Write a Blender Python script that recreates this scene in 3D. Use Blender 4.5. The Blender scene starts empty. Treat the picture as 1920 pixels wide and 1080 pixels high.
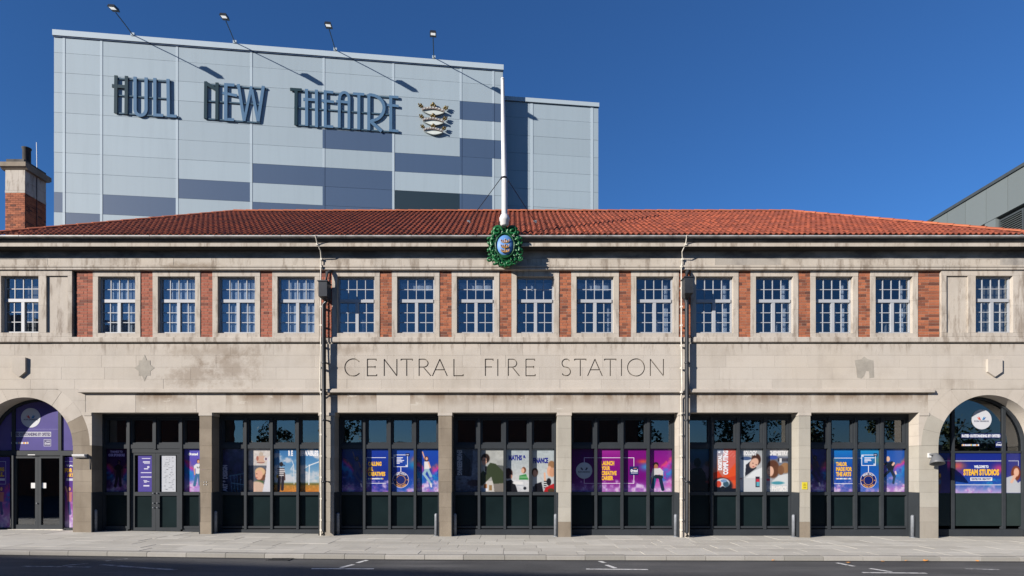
import bpy, bmesh, math, random
import numpy as np
from mathutils import Vector, Matrix

random.seed(7)
RNG = np.random.RandomState(5)
sc = bpy.context.scene
COL = sc.collection

# ------------------------------------------------------------------ camera
D, CZ, F = 18.0, 1.89, 1152.0          # camera distance to the facade, height, focal length in photo pixels
cam = bpy.data.cameras.new('camera')
cam.sensor_width = 36.0
cam.lens = 21.6
cam.shift_y = 345.0 / 1920.0
cam.clip_start = 0.1
cam.clip_end = 1500.0
camo = bpy.data.objects.new('camera', cam)
camo.location = (0, -D, CZ)
camo.rotation_euler = (math.radians(90), 0, 0)
COL.objects.link(camo)
sc.camera = camo

# ------------------------------------------------------------------ sky and sun
SUN = Vector((-1.38, -1.0, 0.58)).normalized()     # towards the sun
SUN_EL = math.asin(SUN.z)
SUN_ROT = math.atan2(SUN.x, SUN.y) % (2 * math.pi)
world = bpy.data.worlds.new("World")
sc.world = world
world.use_nodes = True
wn = world.node_tree
sky = wn.nodes.new('ShaderNodeTexSky')
sky.sky_type = 'NISHITA'
sky.sun_disc = False
sky.sun_elevation = SUN_EL
sky.sun_rotation = SUN_ROT
sky.altitude = 0
sky.air_density = 1.0
sky.dust_density = 0.0
sky.ozone_density = 10.0
bg = wn.nodes['Background']
bg.inputs[1].default_value = 0.066
wn.links.new(sky.outputs[0], bg.inputs[0])
sl = bpy.data.lights.new('sun', 'SUN')
sl.energy = 5.0
sl.angle = math.radians(0.5)
sl.color = (1.0, 0.93, 0.84)
slo = bpy.data.objects.new('sun', sl)
slo.rotation_euler = SUN.to_track_quat('Z', 'Y').to_euler()
COL.objects.link(slo)
sc.view_settings.view_transform = 'Standard'
sc.view_settings.look = 'None'
sc.view_settings.gamma = 1.0
sc.view_settings.exposure = 1.0
sc.view_settings.use_curve_mapping = False

# ------------------------------------------------------------------ helpers
def X(px, Y=0.0): return (px - 960.0) * (D + Y) / F
def Z(py, Y=0.0): return CZ + (885.0 - py) * (D + Y) / F
def lin(c):
    c = np.asarray(c, float) / 255.0
    return tuple(np.where(c <= 0.04045, c / 12.92, ((c + 0.055) / 1.055) ** 2.4))

_xs = [-40, -14.5, -12.6, -8.9, -5.3, -2.0, 1.5, 8.5, 12.2, 40]
_zs = [0.26, 0.16, 0.125, 0.075, 0.025, 0.0, -0.012, -0.03, -0.045, -0.10]
def G(x): return float(np.interp(x, _xs, _zs))     # the street climbs a little to the left

BASE = {}
def base(o):
    return BASE.get(o.name, Vector((0, 0, 0))) if o else Vector((0, 0, 0))

def props(o, label=None, cat=None, group=None, kind=None):
    if label: o['label'] = label
    if cat: o['category'] = cat
    if group: o['group'] = group
    if kind: o['kind'] = kind
    return o

def thing(name, label, cat, loc=(0, 0, 0), group=None, frame=None, kind=None):
    """An Empty at the base of a thing; frame = (origin, angle) of a turned coordinate system in which loc and the parts are given."""
    o = bpy.data.objects.new(name, None)
    o.empty_display_size = 0.3
    COL.objects.link(o)
    BASE[o.name] = Vector(loc)
    if frame:
        org, a = frame
        o.matrix_world = Matrix.Translation(org) @ Matrix.Rotation(a, 4, 'Z') @ Matrix.Translation(loc)
    else:
        o.location = loc
    return props(o, label, cat, group, kind)

def link(name, me, parent=None, loc=None, mat=None, rot=None):
    """Link a mesh as one object. loc is given in the thing's coordinate system."""
    o = bpy.data.objects.new(name, me)
    COL.objects.link(o)
    b = base(parent)
    if parent:
        o.parent = parent
    if loc is None:
        BASE[o.name] = b
    else:
        o.location = Vector(loc) - b
        BASE[o.name] = Vector(loc)
    if rot is not None:
        o.rotation_euler = rot
    if mat and not me.materials:
        me.materials.append(mat)
    return o

class MB:
    """Collects shapes and makes them ONE mesh object."""
    def __init__(s): s.v, s.f, s.smooth = [], [], []
    def add(s, vs, fs, smooth=False):
        n = len(s.v)
        s.v += [tuple(v) for v in vs]
        s.f += [tuple(i + n for i in f) for f in fs]
        s.smooth += [smooth] * len(fs)
        return s
    def box(s, x0, x1, y0, y1, z0, z1):
        if x0 > x1: x0, x1 = x1, x0
        if y0 > y1: y0, y1 = y1, y0
        if z0 > z1: z0, z1 = z1, z0
        v = [(x0, y0, z0), (x1, y0, z0), (x1, y1, z0), (x0, y1, z0), (x0, y0, z1), (x1, y0, z1), (x1, y1, z1), (x0, y1, z1)]
        return s.add(v, [(0, 3, 2, 1), (4, 5, 6, 7), (0, 1, 5, 4), (1, 2, 6, 5), (2, 3, 7, 6), (3, 0, 4, 7)])
    def prism(s, poly, y0, y1):
        """poly: (x, z) points, extruded from y0 to y1."""
        a = sum(poly[i][0] * poly[(i + 1) % len(poly)][1] - poly[(i + 1) % len(poly)][0] * poly[i][1] for i in range(len(poly)))
        if a < 0: poly = poly[::-1]
        n = len(poly)
        v = [(x, y0, z) for x, z in poly] + [(x, y1, z) for x, z in poly]
        f = [tuple(range(n)), tuple(range(2 * n - 1, n - 1, -1))]
        f += [(i, i + n, (i + 1) % n + n, (i + 1) % n) for i in range(n)]
        return s.add(v, f)
    def profile(s, prof, x0, x1):
        """prof: (y, z) points, extruded along x."""
        a = sum(prof[i][0] * prof[(i + 1) % len(prof)][1] - prof[(i + 1) % len(prof)][0] * prof[i][1] for i in range(len(prof)))
        if a < 0: prof = prof[::-1]
        n = len(prof)
        v = [(x0, y, z) for y, z in prof] + [(x1, y, z) for y, z in prof]
        f = [tuple(range(n - 1, -1, -1)), tuple(range(n, 2 * n))]
        f += [(i, (i + 1) % n, (i + 1) % n + n, i + n) for i in range(n)]
        return s.add(v, f)
    def tube(s, pts, r, n=8, caps=True, smooth=True):
        pts = [Vector(p) for p in pts]
        rs = r if isinstance(r, (list, tuple)) else [r] * len(pts)
        rings = []
        for i, p in enumerate(pts):
            d = (pts[min(i + 1, len(pts) - 1)] - pts[max(i - 1, 0)]).normalized()
            u = d.cross(Vector((0, 0, 1)) if abs(d.z) < 0.95 else Vector((0, 1, 0))).normalized()
            w = d.cross(u)
            rings.append([p + (u * math.cos(2 * math.pi * k / n) + w * math.sin(2 * math.pi * k / n)) * rs[i] for k in range(n)])
        v = [q for ring in rings for q in ring]
        f = []
        for i in range(len(pts) - 1):
            for k in range(n):
                f.append((i * n + k, i * n + (k + 1) % n, (i + 1) * n + (k + 1) % n, (i + 1) * n + k))
        s.add(v, f, smooth)
        if caps:
            m = (len(pts) - 1) * n
            s.add(rings[0], [tuple(range(n - 1, -1, -1))]); s.add(rings[-1], [tuple(range(n))])
        return s
    def lathe(s, prof, c, n=16, axis='z'):
        """prof: (r, h) along the axis from c."""
        v, f = [], []
        for r, h in prof:
            for k in range(n):
                a = 2 * math.pi * k / n
                if axis == 'z': v.append((c[0] + r * math.cos(a), c[1] + r * math.sin(a), c[2] + h))
                else: v.append((c[0] + r * math.cos(a), c[1] + h, c[2] + r * math.sin(a)))
        for i in range(len(prof) - 1):
            for k in range(n):
                f.append((i * n + k, i * n + (k + 1) % n, (i + 1) * n + (k + 1) % n, (i + 1) * n + k))
        f.append(tuple(range(n - 1, -1, -1))); f.append(tuple(range((len(prof) - 1) * n, len(prof) * n)))
        return s.add(v, f, True)
    def ball(s, c, rx, ry, rz, n=10, m=6):
        v, f = [], []
        for i in range(m + 1):
            t = math.pi * i / m
            for k in range(n):
                a = 2 * math.pi * k / n
                v.append((c[0] + rx * math.sin(t) * math.cos(a), c[1] + ry * math.sin(t) * math.sin(a), c[2] + rz * math.cos(t)))
        for i in range(m):
            for k in range(n):
                f.append((i * n + k, (i + 1) * n + k, (i + 1) * n + (k + 1) % n, i * n + (k + 1) % n))
        return s.add(v, f, True)
    def mesh(s, name, mat, origin=(0, 0, 0)):
        me = bpy.data.meshes.new(name)
        ox, oy, oz = origin
        me.from_pydata([(x - ox, y - oy, z - oz) for x, y, z in s.v], [], s.f)
        if any(s.smooth):
            me.polygons.foreach_set('use_smooth', s.smooth)
        if mat: me.materials.append(mat)
        me.update()
        return me
    def build(s, name, mat, parent=None, loc=None):
        """loc: where the object's own origin goes (same coordinates as the shapes)."""
        org = loc if loc is not None else base(parent)
        return link(name, s.mesh(name, mat, org), parent, loc)

# ------------------------------------------------------------------ materials
class NT:
    def __init__(s, name):
        s.m = bpy.data.materials.new(name)
        s.m.use_nodes = True
        s.t = s.m.node_tree
        s.n = s.t.nodes
        s.b = s.n['Principled BSDF']
    def node(s, typ, **kw):
        nd = s.n.new(typ)
        for k, v in kw.items(): setattr(nd, k, v)
        return nd
    def l(s, a, b): s.t.links.new(a, b)
    def pos(s, scale=(1, 1, 1)):
        g = s.node('ShaderNodeNewGeometry')
        mp = s.node('ShaderNodeMapping'); mp.inputs['Scale'].default_value = scale
        s.l(g.outputs['Position'], mp.inputs['Vector'])
        return mp.outputs[0]
    def noise(s, scale, detail=4, rough=.55, vec=None, stretch=(1, 1, 1)):
        nd = s.node('ShaderNodeTexNoise')
        nd.inputs['Scale'].default_value = scale; nd.inputs['Detail'].default_value = detail; nd.inputs['Roughness'].default_value = rough
        s.l(vec if vec is not None else s.pos(stretch), nd.inputs['Vector'])
        return nd.outputs['Fac']
    def ramp(s, fac, a, b, ca=(0, 0, 0, 1), cb=(1, 1, 1, 1)):
        r = s.node('ShaderNodeValToRGB')
        r.color_ramp.elements[0].position = a; r.color_ramp.elements[1].position = b
        r.color_ramp.elements[0].color = ca; r.color_ramp.elements[1].color = cb
        s.l(fac, r.inputs[0])
        return r.outputs[0]
    def mix(s, fac, a, b, blend='MIX'):
        m = s.node('ShaderNodeMix', data_type='RGBA', blend_type=blend)
        for sock, val in ((m.inputs[0], fac), (m.inputs[6], a), (m.inputs[7], b)):
            if hasattr(val, 'links') or hasattr(val, 'is_linked'): s.l(val, sock)
            elif isinstance(val, (int, float)): sock.default_value = val
            else: sock.default_value = tuple(val)[:3] + (1,)
        return m.outputs[2]
    def math(s, op, a, b=0.0):
        m = s.node('ShaderNodeMath', operation=op)
        for i, val in enumerate((a, b)):
            if isinstance(val, (int, float)): m.inputs[i].default_value = val
            else: s.l(val, m.inputs[i])
        return m.outputs[0]
    def rnd(s, island=False):
        oi = s.node('ShaderNodeObjectInfo').outputs['Random']
        if island:
            g = s.node('ShaderNodeNewGeometry').outputs['Random Per Island']
            return s.math('FRACT', s.math('ADD', oi, g))
        return oi
    def bump(s, h, strength, dist):
        b = s.node('ShaderNodeBump')
        b.inputs['Strength'].default_value = strength; b.inputs['Distance'].default_value = dist
        s.l(h, b.inputs['Height']); s.l(b.outputs[0], s.b.inputs['Normal'])
    def done(s, col=None, rough=.7, metal=0.0, spec=.5):
        if col is not None:
            if hasattr(col, 'is_linked'): s.l(col, s.b.inputs['Base Color'])
            else: s.b.inputs['Base Color'].default_value = tuple(col)[:3] + (1,)
        if hasattr(rough, 'is_linked'): s.l(rough, s.b.inputs['Roughness'])
        else: s.b.inputs['Roughness'].default_value = rough
        s.b.inputs['Metallic'].default_value = metal
        s.b.inputs['Specular IOR Level'].default_value = spec
        return s.m

K = .77
def mat_plain(name, col, rough=.6, metal=0.0, spec=.35, wear=.12, scale=3.0):
    col = tuple(x * K for x in col)
    t = NT(name)
    n = t.noise(scale, 5)
    c = t.mix(t.ramp(n, .3, .75), tuple(x * (1 - wear) for x in col), tuple(min(1, x * (1 + wear)) for x in col))
    return t.done(c, rough, metal, spec)

def mat_stone(name, col, var=.06, dirt=.25, dirtcol=(.16, .13, .10), streak=.25, patch=(.45, .8), bump=.25):
    col = tuple(x * K for x in col); dirtcol = tuple(x * K for x in dirtcol)
    t = NT(name)
    r = t.rnd()
    c = t.mix(r, tuple(x * (1 - var) for x in col), tuple(x * (1 + var * .6) for x in col))
    warm = t.noise(.35, 3)
    c = t.mix(t.math('MULTIPLY', t.ramp(warm, .4, .7), .35), c, (col[0] * 1.0, col[1] * .93, col[2] * .82))
    n1 = t.noise(.9, 8, .62)
    c = t.mix(t.math('MULTIPLY', t.ramp(n1, patch[0], patch[1]), dirt), c, dirtcol)
    st = t.noise(2.6, 6, .6, stretch=(1.6, 1, .22))
    c = t.mix(t.math('MULTIPLY', t.ramp(st, .52, .78), streak), c, dirtcol)
    fine = t.noise(38, 4, .7)
    c = t.mix(.5, c, t.ramp(fine, .2, .8, (.82, .82, .82, 1), (1.1, 1.1, 1.1, 1)), 'MULTIPLY')
    t.bump(t.noise(22, 6, .7), bump, .012)
    return t.done(c, .88, 0, .25)

STONE_C = (.470, .428, .378)
M = {}
M['stone'] = mat_stone('limestone', STONE_C, dirt=.30, streak=.18, patch=(.48, .78))
def add_blotches():
    m = M['stone']
    t = NT.__new__(NT); t.m = m; t.t = m.node_tree; t.n = t.t.nodes; t.b = t.n['Principled BSDF']
    c = t.b.inputs['Base Color'].links[0].from_socket
    n = t.noise(2.1, 9, .72)
    nd = t.noise(3.0, 7, .7, stretch=(1.8, 1, .35))
    for x, z, rx, rz, amt in ((X(356), Z(704), .95, .40, .55), (X(440), Z(690), .80, .56, .55), (X(400), Z(660), 1.5, .30, .4), (X(345), Z(502), 1.3, .14, .7), (X(655), Z(655), .9, .2, .4), (X(118), Z(800), .3, .5, .5), (X(640), Z(690), .35, .3, .3)):
        mp = t.node('ShaderNodeMapping', vector_type='POINT')
        g = t.node('ShaderNodeNewGeometry'); t.l(g.outputs['Position'], mp.inputs['Vector'])
        mp.inputs['Location'].default_value = (-x / rx, 0, -z / rz); mp.inputs['Scale'].default_value = (1 / rx, 0, 1 / rz)
        ln = t.node('ShaderNodeVectorMath', operation='LENGTH'); t.l(mp.outputs[0], ln.inputs[0])
        d_ = t.math('ADD', ln.outputs['Value'], t.math('MULTIPLY', t.math('SUBTRACT', n, .5), 3.6))
        k = t.math('MULTIPLY', t.ramp(d_, .25, 1.15, (1, 1, 1, 1), (0, 0, 0, 1)), amt)
        c = t.mix(k, c, (.155, .118, .085))
    # short drips that start at the string course
    sep = t.node('ShaderNodeSeparateXYZ'); g = t.node('ShaderNodeNewGeometry'); t.l(g.outputs['Position'], sep.inputs[0])
    mr = t.node('ShaderNodeMapRange'); mr.inputs['From Min'].default_value = Z(668); mr.inputs['From Max'].default_value = Z(645); t.l(sep.outputs['Z'], mr.inputs['Value'])
    k = t.math('MULTIPLY', t.math('MULTIPLY', t.ramp(nd, .50, .64), mr.outputs[0]), .7)
    t.done(t.mix(k, c, (.14, .11, .085)), .88, 0, .25)
add_blotches()
M['stone_stain'] = mat_stone('limestone_stained', (.45, .41, .36), dirt=.55, dirtcol=(.17, .13, .095), streak=.55, patch=(.5, .72))
M['stone_grey'] = mat_stone('limestone_weathered', (.33, .305, .265), dirt=.45, dirtcol=(.14, .115, .088), streak=.4, var=.14)
M['stone_pale'] = mat_stone('limestone_pale_weathered', (.375, .355, .31), dirt=.35, dirtcol=(.17, .15, .12), streak=.3, var=.08)
M['stone_brown'] = mat_stone('limestone_brown', (.26, .22, .172), dirt=.55, dirtcol=(.105, .082, .06), streak=.45, var=.16, patch=(.4, .7))
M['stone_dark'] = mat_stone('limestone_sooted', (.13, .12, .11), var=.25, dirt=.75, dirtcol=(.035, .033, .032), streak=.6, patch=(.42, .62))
M['stone_soot'] = mat_stone('limestone_half_sooted', (.37, .345, .315), var=.10, dirt=.6, dirtcol=(.09, .08, .08), streak=.5, patch=(.5, .66))
M['mark'] = mat_stone('limestone_badge_ghost', (.385, .36, .315), dirt=.75, dirtcol=(.21, .19, .165), streak=.3, patch=(.42, .62))
M['mortar'] = mat_stone('mortar', (.36, .33, .29), dirt=.3)

def mat_brick(name, ca, cb, cc, island=True):
    ca, cb, cc = (tuple(x * K for x in q) for q in (ca, cb, cc))
    t = NT(name)
    r = t.rnd(island)
    ramp = t.node('ShaderNodeValToRGB')
    e = ramp.color_ramp.elements
    e[0].position = 0; e[0].color = ca + (1,)
    e[1].position = 1; e[1].color = cc + (1,)
    m = e.new(.62); m.color = cb + (1,)
    m2 = e.new(.82); m2.color = tuple(x * .55 + y * .45 for x, y in zip(cb, cc)) + (1,)
    t.l(r, ramp.inputs[0])
    c = t.mix(.6, ramp.outputs[0], t.ramp(t.noise(30, 5, .7), .2, .8, (.7, .7, .7, 1), (1.2, 1.2, 1.2, 1)), 'MULTIPLY')
    t.bump(t.noise(60, 4, .7), .3, .006)
    return t.done(c, .85, 0, .25)
M['brick'] = mat_brick('red_brick', (.40, .135, .066), (.29, .095, .049), (.11, .044, .032))
M['brick_dull'] = mat_brick('dull_red_brick', (.36, .12, .075), (.30, .095, .06), (.15, .055, .04))
M['brick_mortar'] = mat_plain('brick_mortar', (.36, .27, .21), .9, wear=.2, scale=14)

t = NT('clay_roof_tile')
r = t.rnd(True)
c = t.mix(t.ramp(r, .0, 1.0), (.25, .060, .029), (.13, .033, .020))
c = t.mix(t.math('MULTIPLY', t.ramp(t.noise(.8, 6, .6), .45, .75), .45), c, (.10, .032, .022))
c = t.mix(.5, c, t.ramp(t.noise(26, 4, .7), .2, .8, (.75, .75, .75, 1), (1.15, 1.15, 1.15, 1)), 'MULTIPLY')
t.bump(t.noise(40, 3), .2, .006)
M['tile'] = t.done(c, .75, 0, .3)
t = NT('clay_ridge_tile')
c = t.mix(t.rnd(), (.36, .11, .05), (.27, .075, .037))
c = t.mix(.6, c, t.ramp(t.noise(9, 6, .7), .2, .8, (.7, .7, .7, 1), (1.15, 1.15, 1.15, 1)), 'MULTIPLY')
M['ridge'] = t.done(c, .8, 0, .3)

M['gutter'] = mat_plain('grey_lead_gutter', (.36, .36, .36), .5, .0, wear=.35, scale=4)
M['frame'] = mat_plain('dark_grey_metal_frame', (.033, .038, .044), .5, 0, .12, wear=.10)
M['panel_dark'] = mat_plain('dark_green_grey_panel', (.008, .016, .018), .30, 0, .07, wear=.2, scale=1.2)
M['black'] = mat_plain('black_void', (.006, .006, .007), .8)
M['white_frame'] = mat_plain('white_painted_timber', (.36, .375, .40), .5, wear=.05)
M['white'] = mat_plain('white_gloss_paint', (.62, .62, .62), .35, wear=.05)
M['white_cable'] = mat_plain('off_white_cable', (.68, .64, .56), .6, wear=.2, scale=9)
M['iron'] = mat_plain('dark_iron_paint', (.026, .029, .034), .42, wear=.25, scale=7)
M['steel'] = mat_plain('galvanised_steel', (.20, .215, .24), .5, .2, wear=.2, scale=12)
M['greymetal'] = mat_plain('grey_powder_coat', (.13, .135, .145), .45, 0, wear=.1)
M['yellow'] = mat_plain('yellow_sign', (.60, .50, .03), .5, wear=.08)
M['black_mark'] = mat_plain('black_print', (.02, .02, .02), .6)
M['dark_wire'] = mat_plain('dark_steel_wire', (.03, .03, .04), .5, .5)
M['interior'] = mat_plain('grey_interior_plaster', (.30, .31, .33), .9, wear=.2, scale=.6)
M['curtain'] = mat_plain('white_curtain', (.72, .73, .76), .9, wear=.1)

def mat_glass(name, tint, fac, rough=.0):
    """A real pane: it reflects the street and lets the room behind show, tinted."""
    t = NT(name)
    out = t.n['Material Output']
    g = t.node('ShaderNodeBsdfGlossy'); g.inputs['Roughness'].default_value = rough; g.inputs['Color'].default_value = (.95, .97, 1, 1)
    tr = t.node('ShaderNodeBsdfTransparent'); tr.inputs['Color'].default_value = tint + (1,)
    lw = t.node('ShaderNodeLayerWeight'); lw.inputs['Blend'].default_value = .5
    f = t.math('ADD', t.math('MULTIPLY', t.math('POWER', lw.outputs['Facing'], 4.0), .7), fac)
    ms = t.node('ShaderNodeMixShader')
    t.l(f, ms.inputs[0]); t.l(tr.outputs[0], ms.inputs[1]); t.l(g.outputs[0], ms.inputs[2])
    # old panes are never quite flat
    b = t.node('ShaderNodeBump'); b.inputs['Strength'].default_value = .06; b.inputs['Distance'].default_value = .02
    t.l(t.noise(1.7, 1), b.inputs['Height']); t.l(b.outputs[0], g.inputs['Normal'])
    t.l(ms.outputs[0], out.inputs['Surface'])
    return t.m
M['glass'] = mat_glass('window_glass', (.72, .76, .80), .10)
M['glass_dark'] = mat_glass('tinted_glass', (.42, .45, .47), .12)

# ------------------------------------------------------------------ setting: ground, road, pavement, kerb
def sheet(x0, x1, y0, y1, z, nx=40):
    mb = MB()
    xs = np.linspace(x0, x1, nx + 1)
    v = [(x, y, z + G(x)) for x in xs for y in (y0, y1)]
    f = [(2 * i, 2 * i + 2, 2 * i + 3, 2 * i + 1) for i in range(nx)]
    return mb.add(v, f)

def mat_asphalt():
    t = NT('asphalt')
    c = t.mix(t.ramp(t.noise(.5, 5), .35, .7), (.048, .049, .052), (.084, .085, .088))
    c = t.mix(t.math('MULTIPLY', t.ramp(t.noise(1.1, 7, .65, stretch=(.25, 1.5, 1)), .48, .72), .7), c, (.125, .125, .125))
    c = t.mix(.75, c, t.ramp(t.noise(55, 5, .8), .25, .8, (.45, .45, .45, 1), (1.5, 1.5, 1.5, 1)), 'MULTIPLY')
    t.bump(t.noise(70, 4, .8), .5, .012)
    return t.done(c, .85, 0, .35)
M['asphalt'] = mat_asphalt()
def mat_slab(name, a, b):
    t = NT(name)
    c = t.mix(t.rnd(), a, b)
    c = t.mix(t.math('MULTIPLY', t.ramp(t.noise(1.3, 7, .62), .45, .75), .35), c, tuple(x * .55 for x in a))
    c = t.mix(.5, c, t.ramp(t.noise(30, 5, .75), .2, .8, (.75, .75, .75, 1), (1.15, 1.15, 1.15, 1)), 'MULTIPLY')
    t.bump(t.noise(24, 5, .7), .25, .008)
    return t.done(c, .85, 0, .25)
M['slab'] = mat_slab('york_stone_paving', (.50, .48, .43), (.41, .39, .345))
M['kerb'] = mat_slab('granite_kerb', (.29, .275, .25), (.21, .20, .18))
M['joint'] = mat_plain('sand_joint', (.12, .11, .095), .95, wear=.3, scale=8)
t = NT('worn_road_paint')
wm = t.ramp(t.noise(9, 7, .75), .36, .5)
M['paint'] = t.done(t.mix(wm, (.16, .16, .16), (.60, .60, .59)), .7)
t = NT('half_gone_road_paint')
M['paint_worn'] = t.done(t.mix(t.ramp(t.noise(7, 7, .75), .42, .62), (.085, .085, .09), (.42, .42, .42)), .8)

ground = props(MB().box(-320, 320, -300, 340, -1.2, -.9).build('ground', mat_plain('far_ground', (.12, .12, .11), .95)), kind='structure')
YK = -4.02                                            # kerb line
KH = .105
road = props(sheet(-60, 60, -60, YK, -KH).build('road', M['asphalt']), kind='structure')
paving_bed = props(sheet(-45, 45, YK + .2, 1.0, -.012).build('pavement', M['joint']), kind='structure')
# paving slabs, in courses of uneven length running along the kerb
ys = [YK + .17, -3.28, -2.62, -1.98, -1.32, -.66, .62]
for r in range(len(ys) - 1):
    x = -21.0 + RNG.rand() * .8
    while x < 20.5:
        w = .62 + RNG.rand() * .52
        mb = MB(); n = 2
        a, b_ = x + .005, x + w - .005
        mb.box(a, b_, ys[r] + .005, ys[r + 1] - .005, -.06, 0)
        dz = RNG.uniform(-.003, .003)
        mb.v = [(vx, vy, vz + G(vx) + dz) for vx, vy, vz in mb.v]
        mb.build('paving_slab', M['slab'], paving_bed)
        x += w
kerb = props(sheet(-45, 45, YK + .02, YK + .14, -.04).build('kerb', M['joint']), kind='structure')
x = -21.0
while x < 20.5:
    w = .87 + RNG.rand() * .08
    mb = MB()
    a, b_ = x + .005, x + w - .005
    mb.profile([(YK, -.3), (YK, -.025), (YK + .03, .0), (YK + .165, 0.003), (YK + .165, -.3)], a, b_)
    dz = RNG.uniform(-.004, .004)
    mb.v = [(vx, vy, vz + G(vx) + dz) for vx, vy, vz in mb.v]
    mb.build('kerb_stone', M['kerb'], kerb)
    x += w

def on_road(px, py):
    z = -KH
    for _ in range(6):
        d = F * (CZ - z) / (py - 885.0)
        xx = (px - 960) * d / F
        z = -KH + G(xx)
    return Vector((xx, d - D, z + .004))
def road_mark(pts, width, mat=None):
    """A painted line through pixel points, laid on the road."""
    p = [on_road(*q) for q in pts]
    for a, b in zip(p[:-1], p[1:]):
        d = (b - a); d.z = 0; d.normalize()
        s = Vector((-d.y, d.x, 0)) * width / 2
        n = 4; vs = []; fs = []
        for i in range(n + 1):
            q = a.lerp(b, i / n)
            for sg in (-1, 1):
                e = q + s * sg
                vs.append((e.x, e.y, -KH + G(e.x) + .004 + RNG.rand() * 1e-5))
        for i in range(n): fs.append((2 * i, 2 * i + 1, 2 * i + 3, 2 * i + 2))
        fs = [f[::-1] for f in fs]
        MB().add(vs, fs).build('bay_marking', mat or M['paint'], road)
for T in ([[(584, 1066.5), (701, 1066.8)], [(639, 1064.6), (663, 1058.6)], [(670, 1055.5), (689, 1050.5)]],
          [[(1099, 1067.2), (1215, 1068.2)], [(1137, 1059.5), (1154, 1065.6)], [(1121, 1051.2), (1134, 1055.6)]],
          [[(1617, 1073.8), (1737, 1075)], [(1631, 1066.2), (1671, 1072.3)], [(1568, 1055.4), (1601, 1062)]]):
    for L in T: road_mark(L, .10)
for L in ([(42, 1062), (170, 1063.5)], [(118, 1061), (166, 1056.5)], [(198, 1052), (240, 1048)]): road_mark(L, .09, M['paint_worn'])
for L in ([(1810, 1066.5), (1875, 1068.5)], [(190, 1059), (330, 1069)]): road_mark(L, .12, M['paint_worn'])
# narrow channel of darker setts at the foot of the kerb
props(sheet(-45, 45, YK - .16, YK - .001, -KH + .004).build('road_channel', mat_plain('damp_channel', (.040, .040, .042), .8, wear=.4, scale=5)), kind='structure')

g = on_road(531, 1047.5)
grate = thing('drain_grate', 'black iron drain grate in the gutter by the kerb', 'drain', (g.x, YK - .22, -KH + G(g.x)))
zz = -KH + G(g.x) + .006
fr = MB()
fr.box(g.x - .24, g.x + .24, YK - .40, YK - .37, zz - .05, zz + .012).box(g.x - .24, g.x + .24, YK - .05, YK - .02, zz - .05, zz + .012)
fr.box(g.x - .24, g.x - .21, YK - .37, YK - .05, zz - .05, zz + .012).box(g.x + .21, g.x + .24, YK - .37, YK - .05, zz - .05, zz + .012)
fr.build('frame', M['iron'], grate)
for i in range(9):
    xx = g.x - .19 + i * .045
    MB().box(xx, xx + .02, YK - .37, YK - .05, zz - .03, zz + .008).build('bar', M['iron'], grate)
t = NT('dead_leaf'); M['leaf'] = t.done(t.mix(t.rnd(), (.50, .20, .03), (.28, .13, .04)), .8)
for i, (px, py, s) in enumerate([(1724, 1050.5, .085), (1590, 1056.5, .06), (1828, 1052.5, .05), (1445, 1050.5, .05), (1655, 1054, .045), (1700, 1053, .05)]):
    p = on_road(px, py)
    y = min(p.y, YK - .07)
    mb = MB()
    a0 = RNG.rand() * 6
    ring = [(p.x + s * (1 if k % 2 else .6) * math.cos(a0 + k * .785), y + s * .7 * (1 if k % 2 else .6) * math.sin(a0 + k * .785), p.z + .012 + .03 * (k % 3) * s * 6) for k in range(8)]
    mb.add([(p.x, y, p.z + .03)] + ring, [(0, k + 1, (k + 1) % 8 + 1) for k in range(8)])
    o = mb.build('fallen_leaf', M['leaf'])
    lab = ['largest orange leaf, lying under the kerb below the grey floodlight', 'orange leaf at the end of a short white dash on the road', 'small dead leaf rightmost by the kerb', 'small dead leaf by the kerb in front of the science posters',
           'tiny leaf between the white dash and the largest orange leaf, farther from the kerb side', 'tiny dead leaf just left of the largest orange leaf'][i]
    props(o, lab, 'leaf', 'dead leaves lying along the kerb')

# ------------------------------------------------------------------ the old fire station
FS = thing('fire_station', 'long two storey pale stone and red brick building with red tiled roof', 'building', (0, 0, 0))
XL, XR = -19.5, 19.5
GAP = .0032

def stone(name, x0, x1, z0, z1, y0, y1, mat, parent, jit=.003):
    dy = RNG.uniform(-jit, jit)
    return MB().box(x0 + GAP / 2, x1 - GAP / 2, y0 + dy, y1, z0 + GAP / 2, z1 - GAP / 2).build(name, mat, parent)

def course(x0, x1, z0, z1, y0, y1, w, mat, parent, name='stone_block', jit=.28, off=None):
    x = x0
    first = (off if off is not None else RNG.uniform(.4, 1)) * w
    out = []
    nxt = x0 + first
    while x < x1 - .01:
        if x1 - nxt < w * .35: nxt = x1
        m = mat(x, nxt) if callable(mat) else mat
        out.append(stone(name, x, nxt, z0, z1, y0, y1, m, parent))
        x = nxt; nxt = min(x1, x + w * (1 + RNG.uniform(-jit, jit)))
    return out

XM = X(951)                                           # the middle of the front
ACL, ARL = X(46), 90 / 64.0                           # arch centres and radii
ACR, ARR = X(1854), 94.5 / 64.0
ZSP = Z(835)
Z_ARC_TOP, Z_WIN_TOP, Z_SILL0, Z_SILL1 = Z(497), Z(509), Z(632.4), Z(642.3)
Z_HOOD0, Z_HOOD1, Z_LINT = Z(729.5), Z(737), Z(773.5)
BAYS = [(172, 374), (397, 598), (627, 822), (847, 1045), (1071, 1272.6), (1293, 1497.7), (1519.5, 1723)]
PIERS = [(136.5, 172), (374, 397), (598, 627), (822, 847), (1045, 1071), (1272.6, 1293), (1497.7, 1519.5), (1723, 1759.5)]

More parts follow.
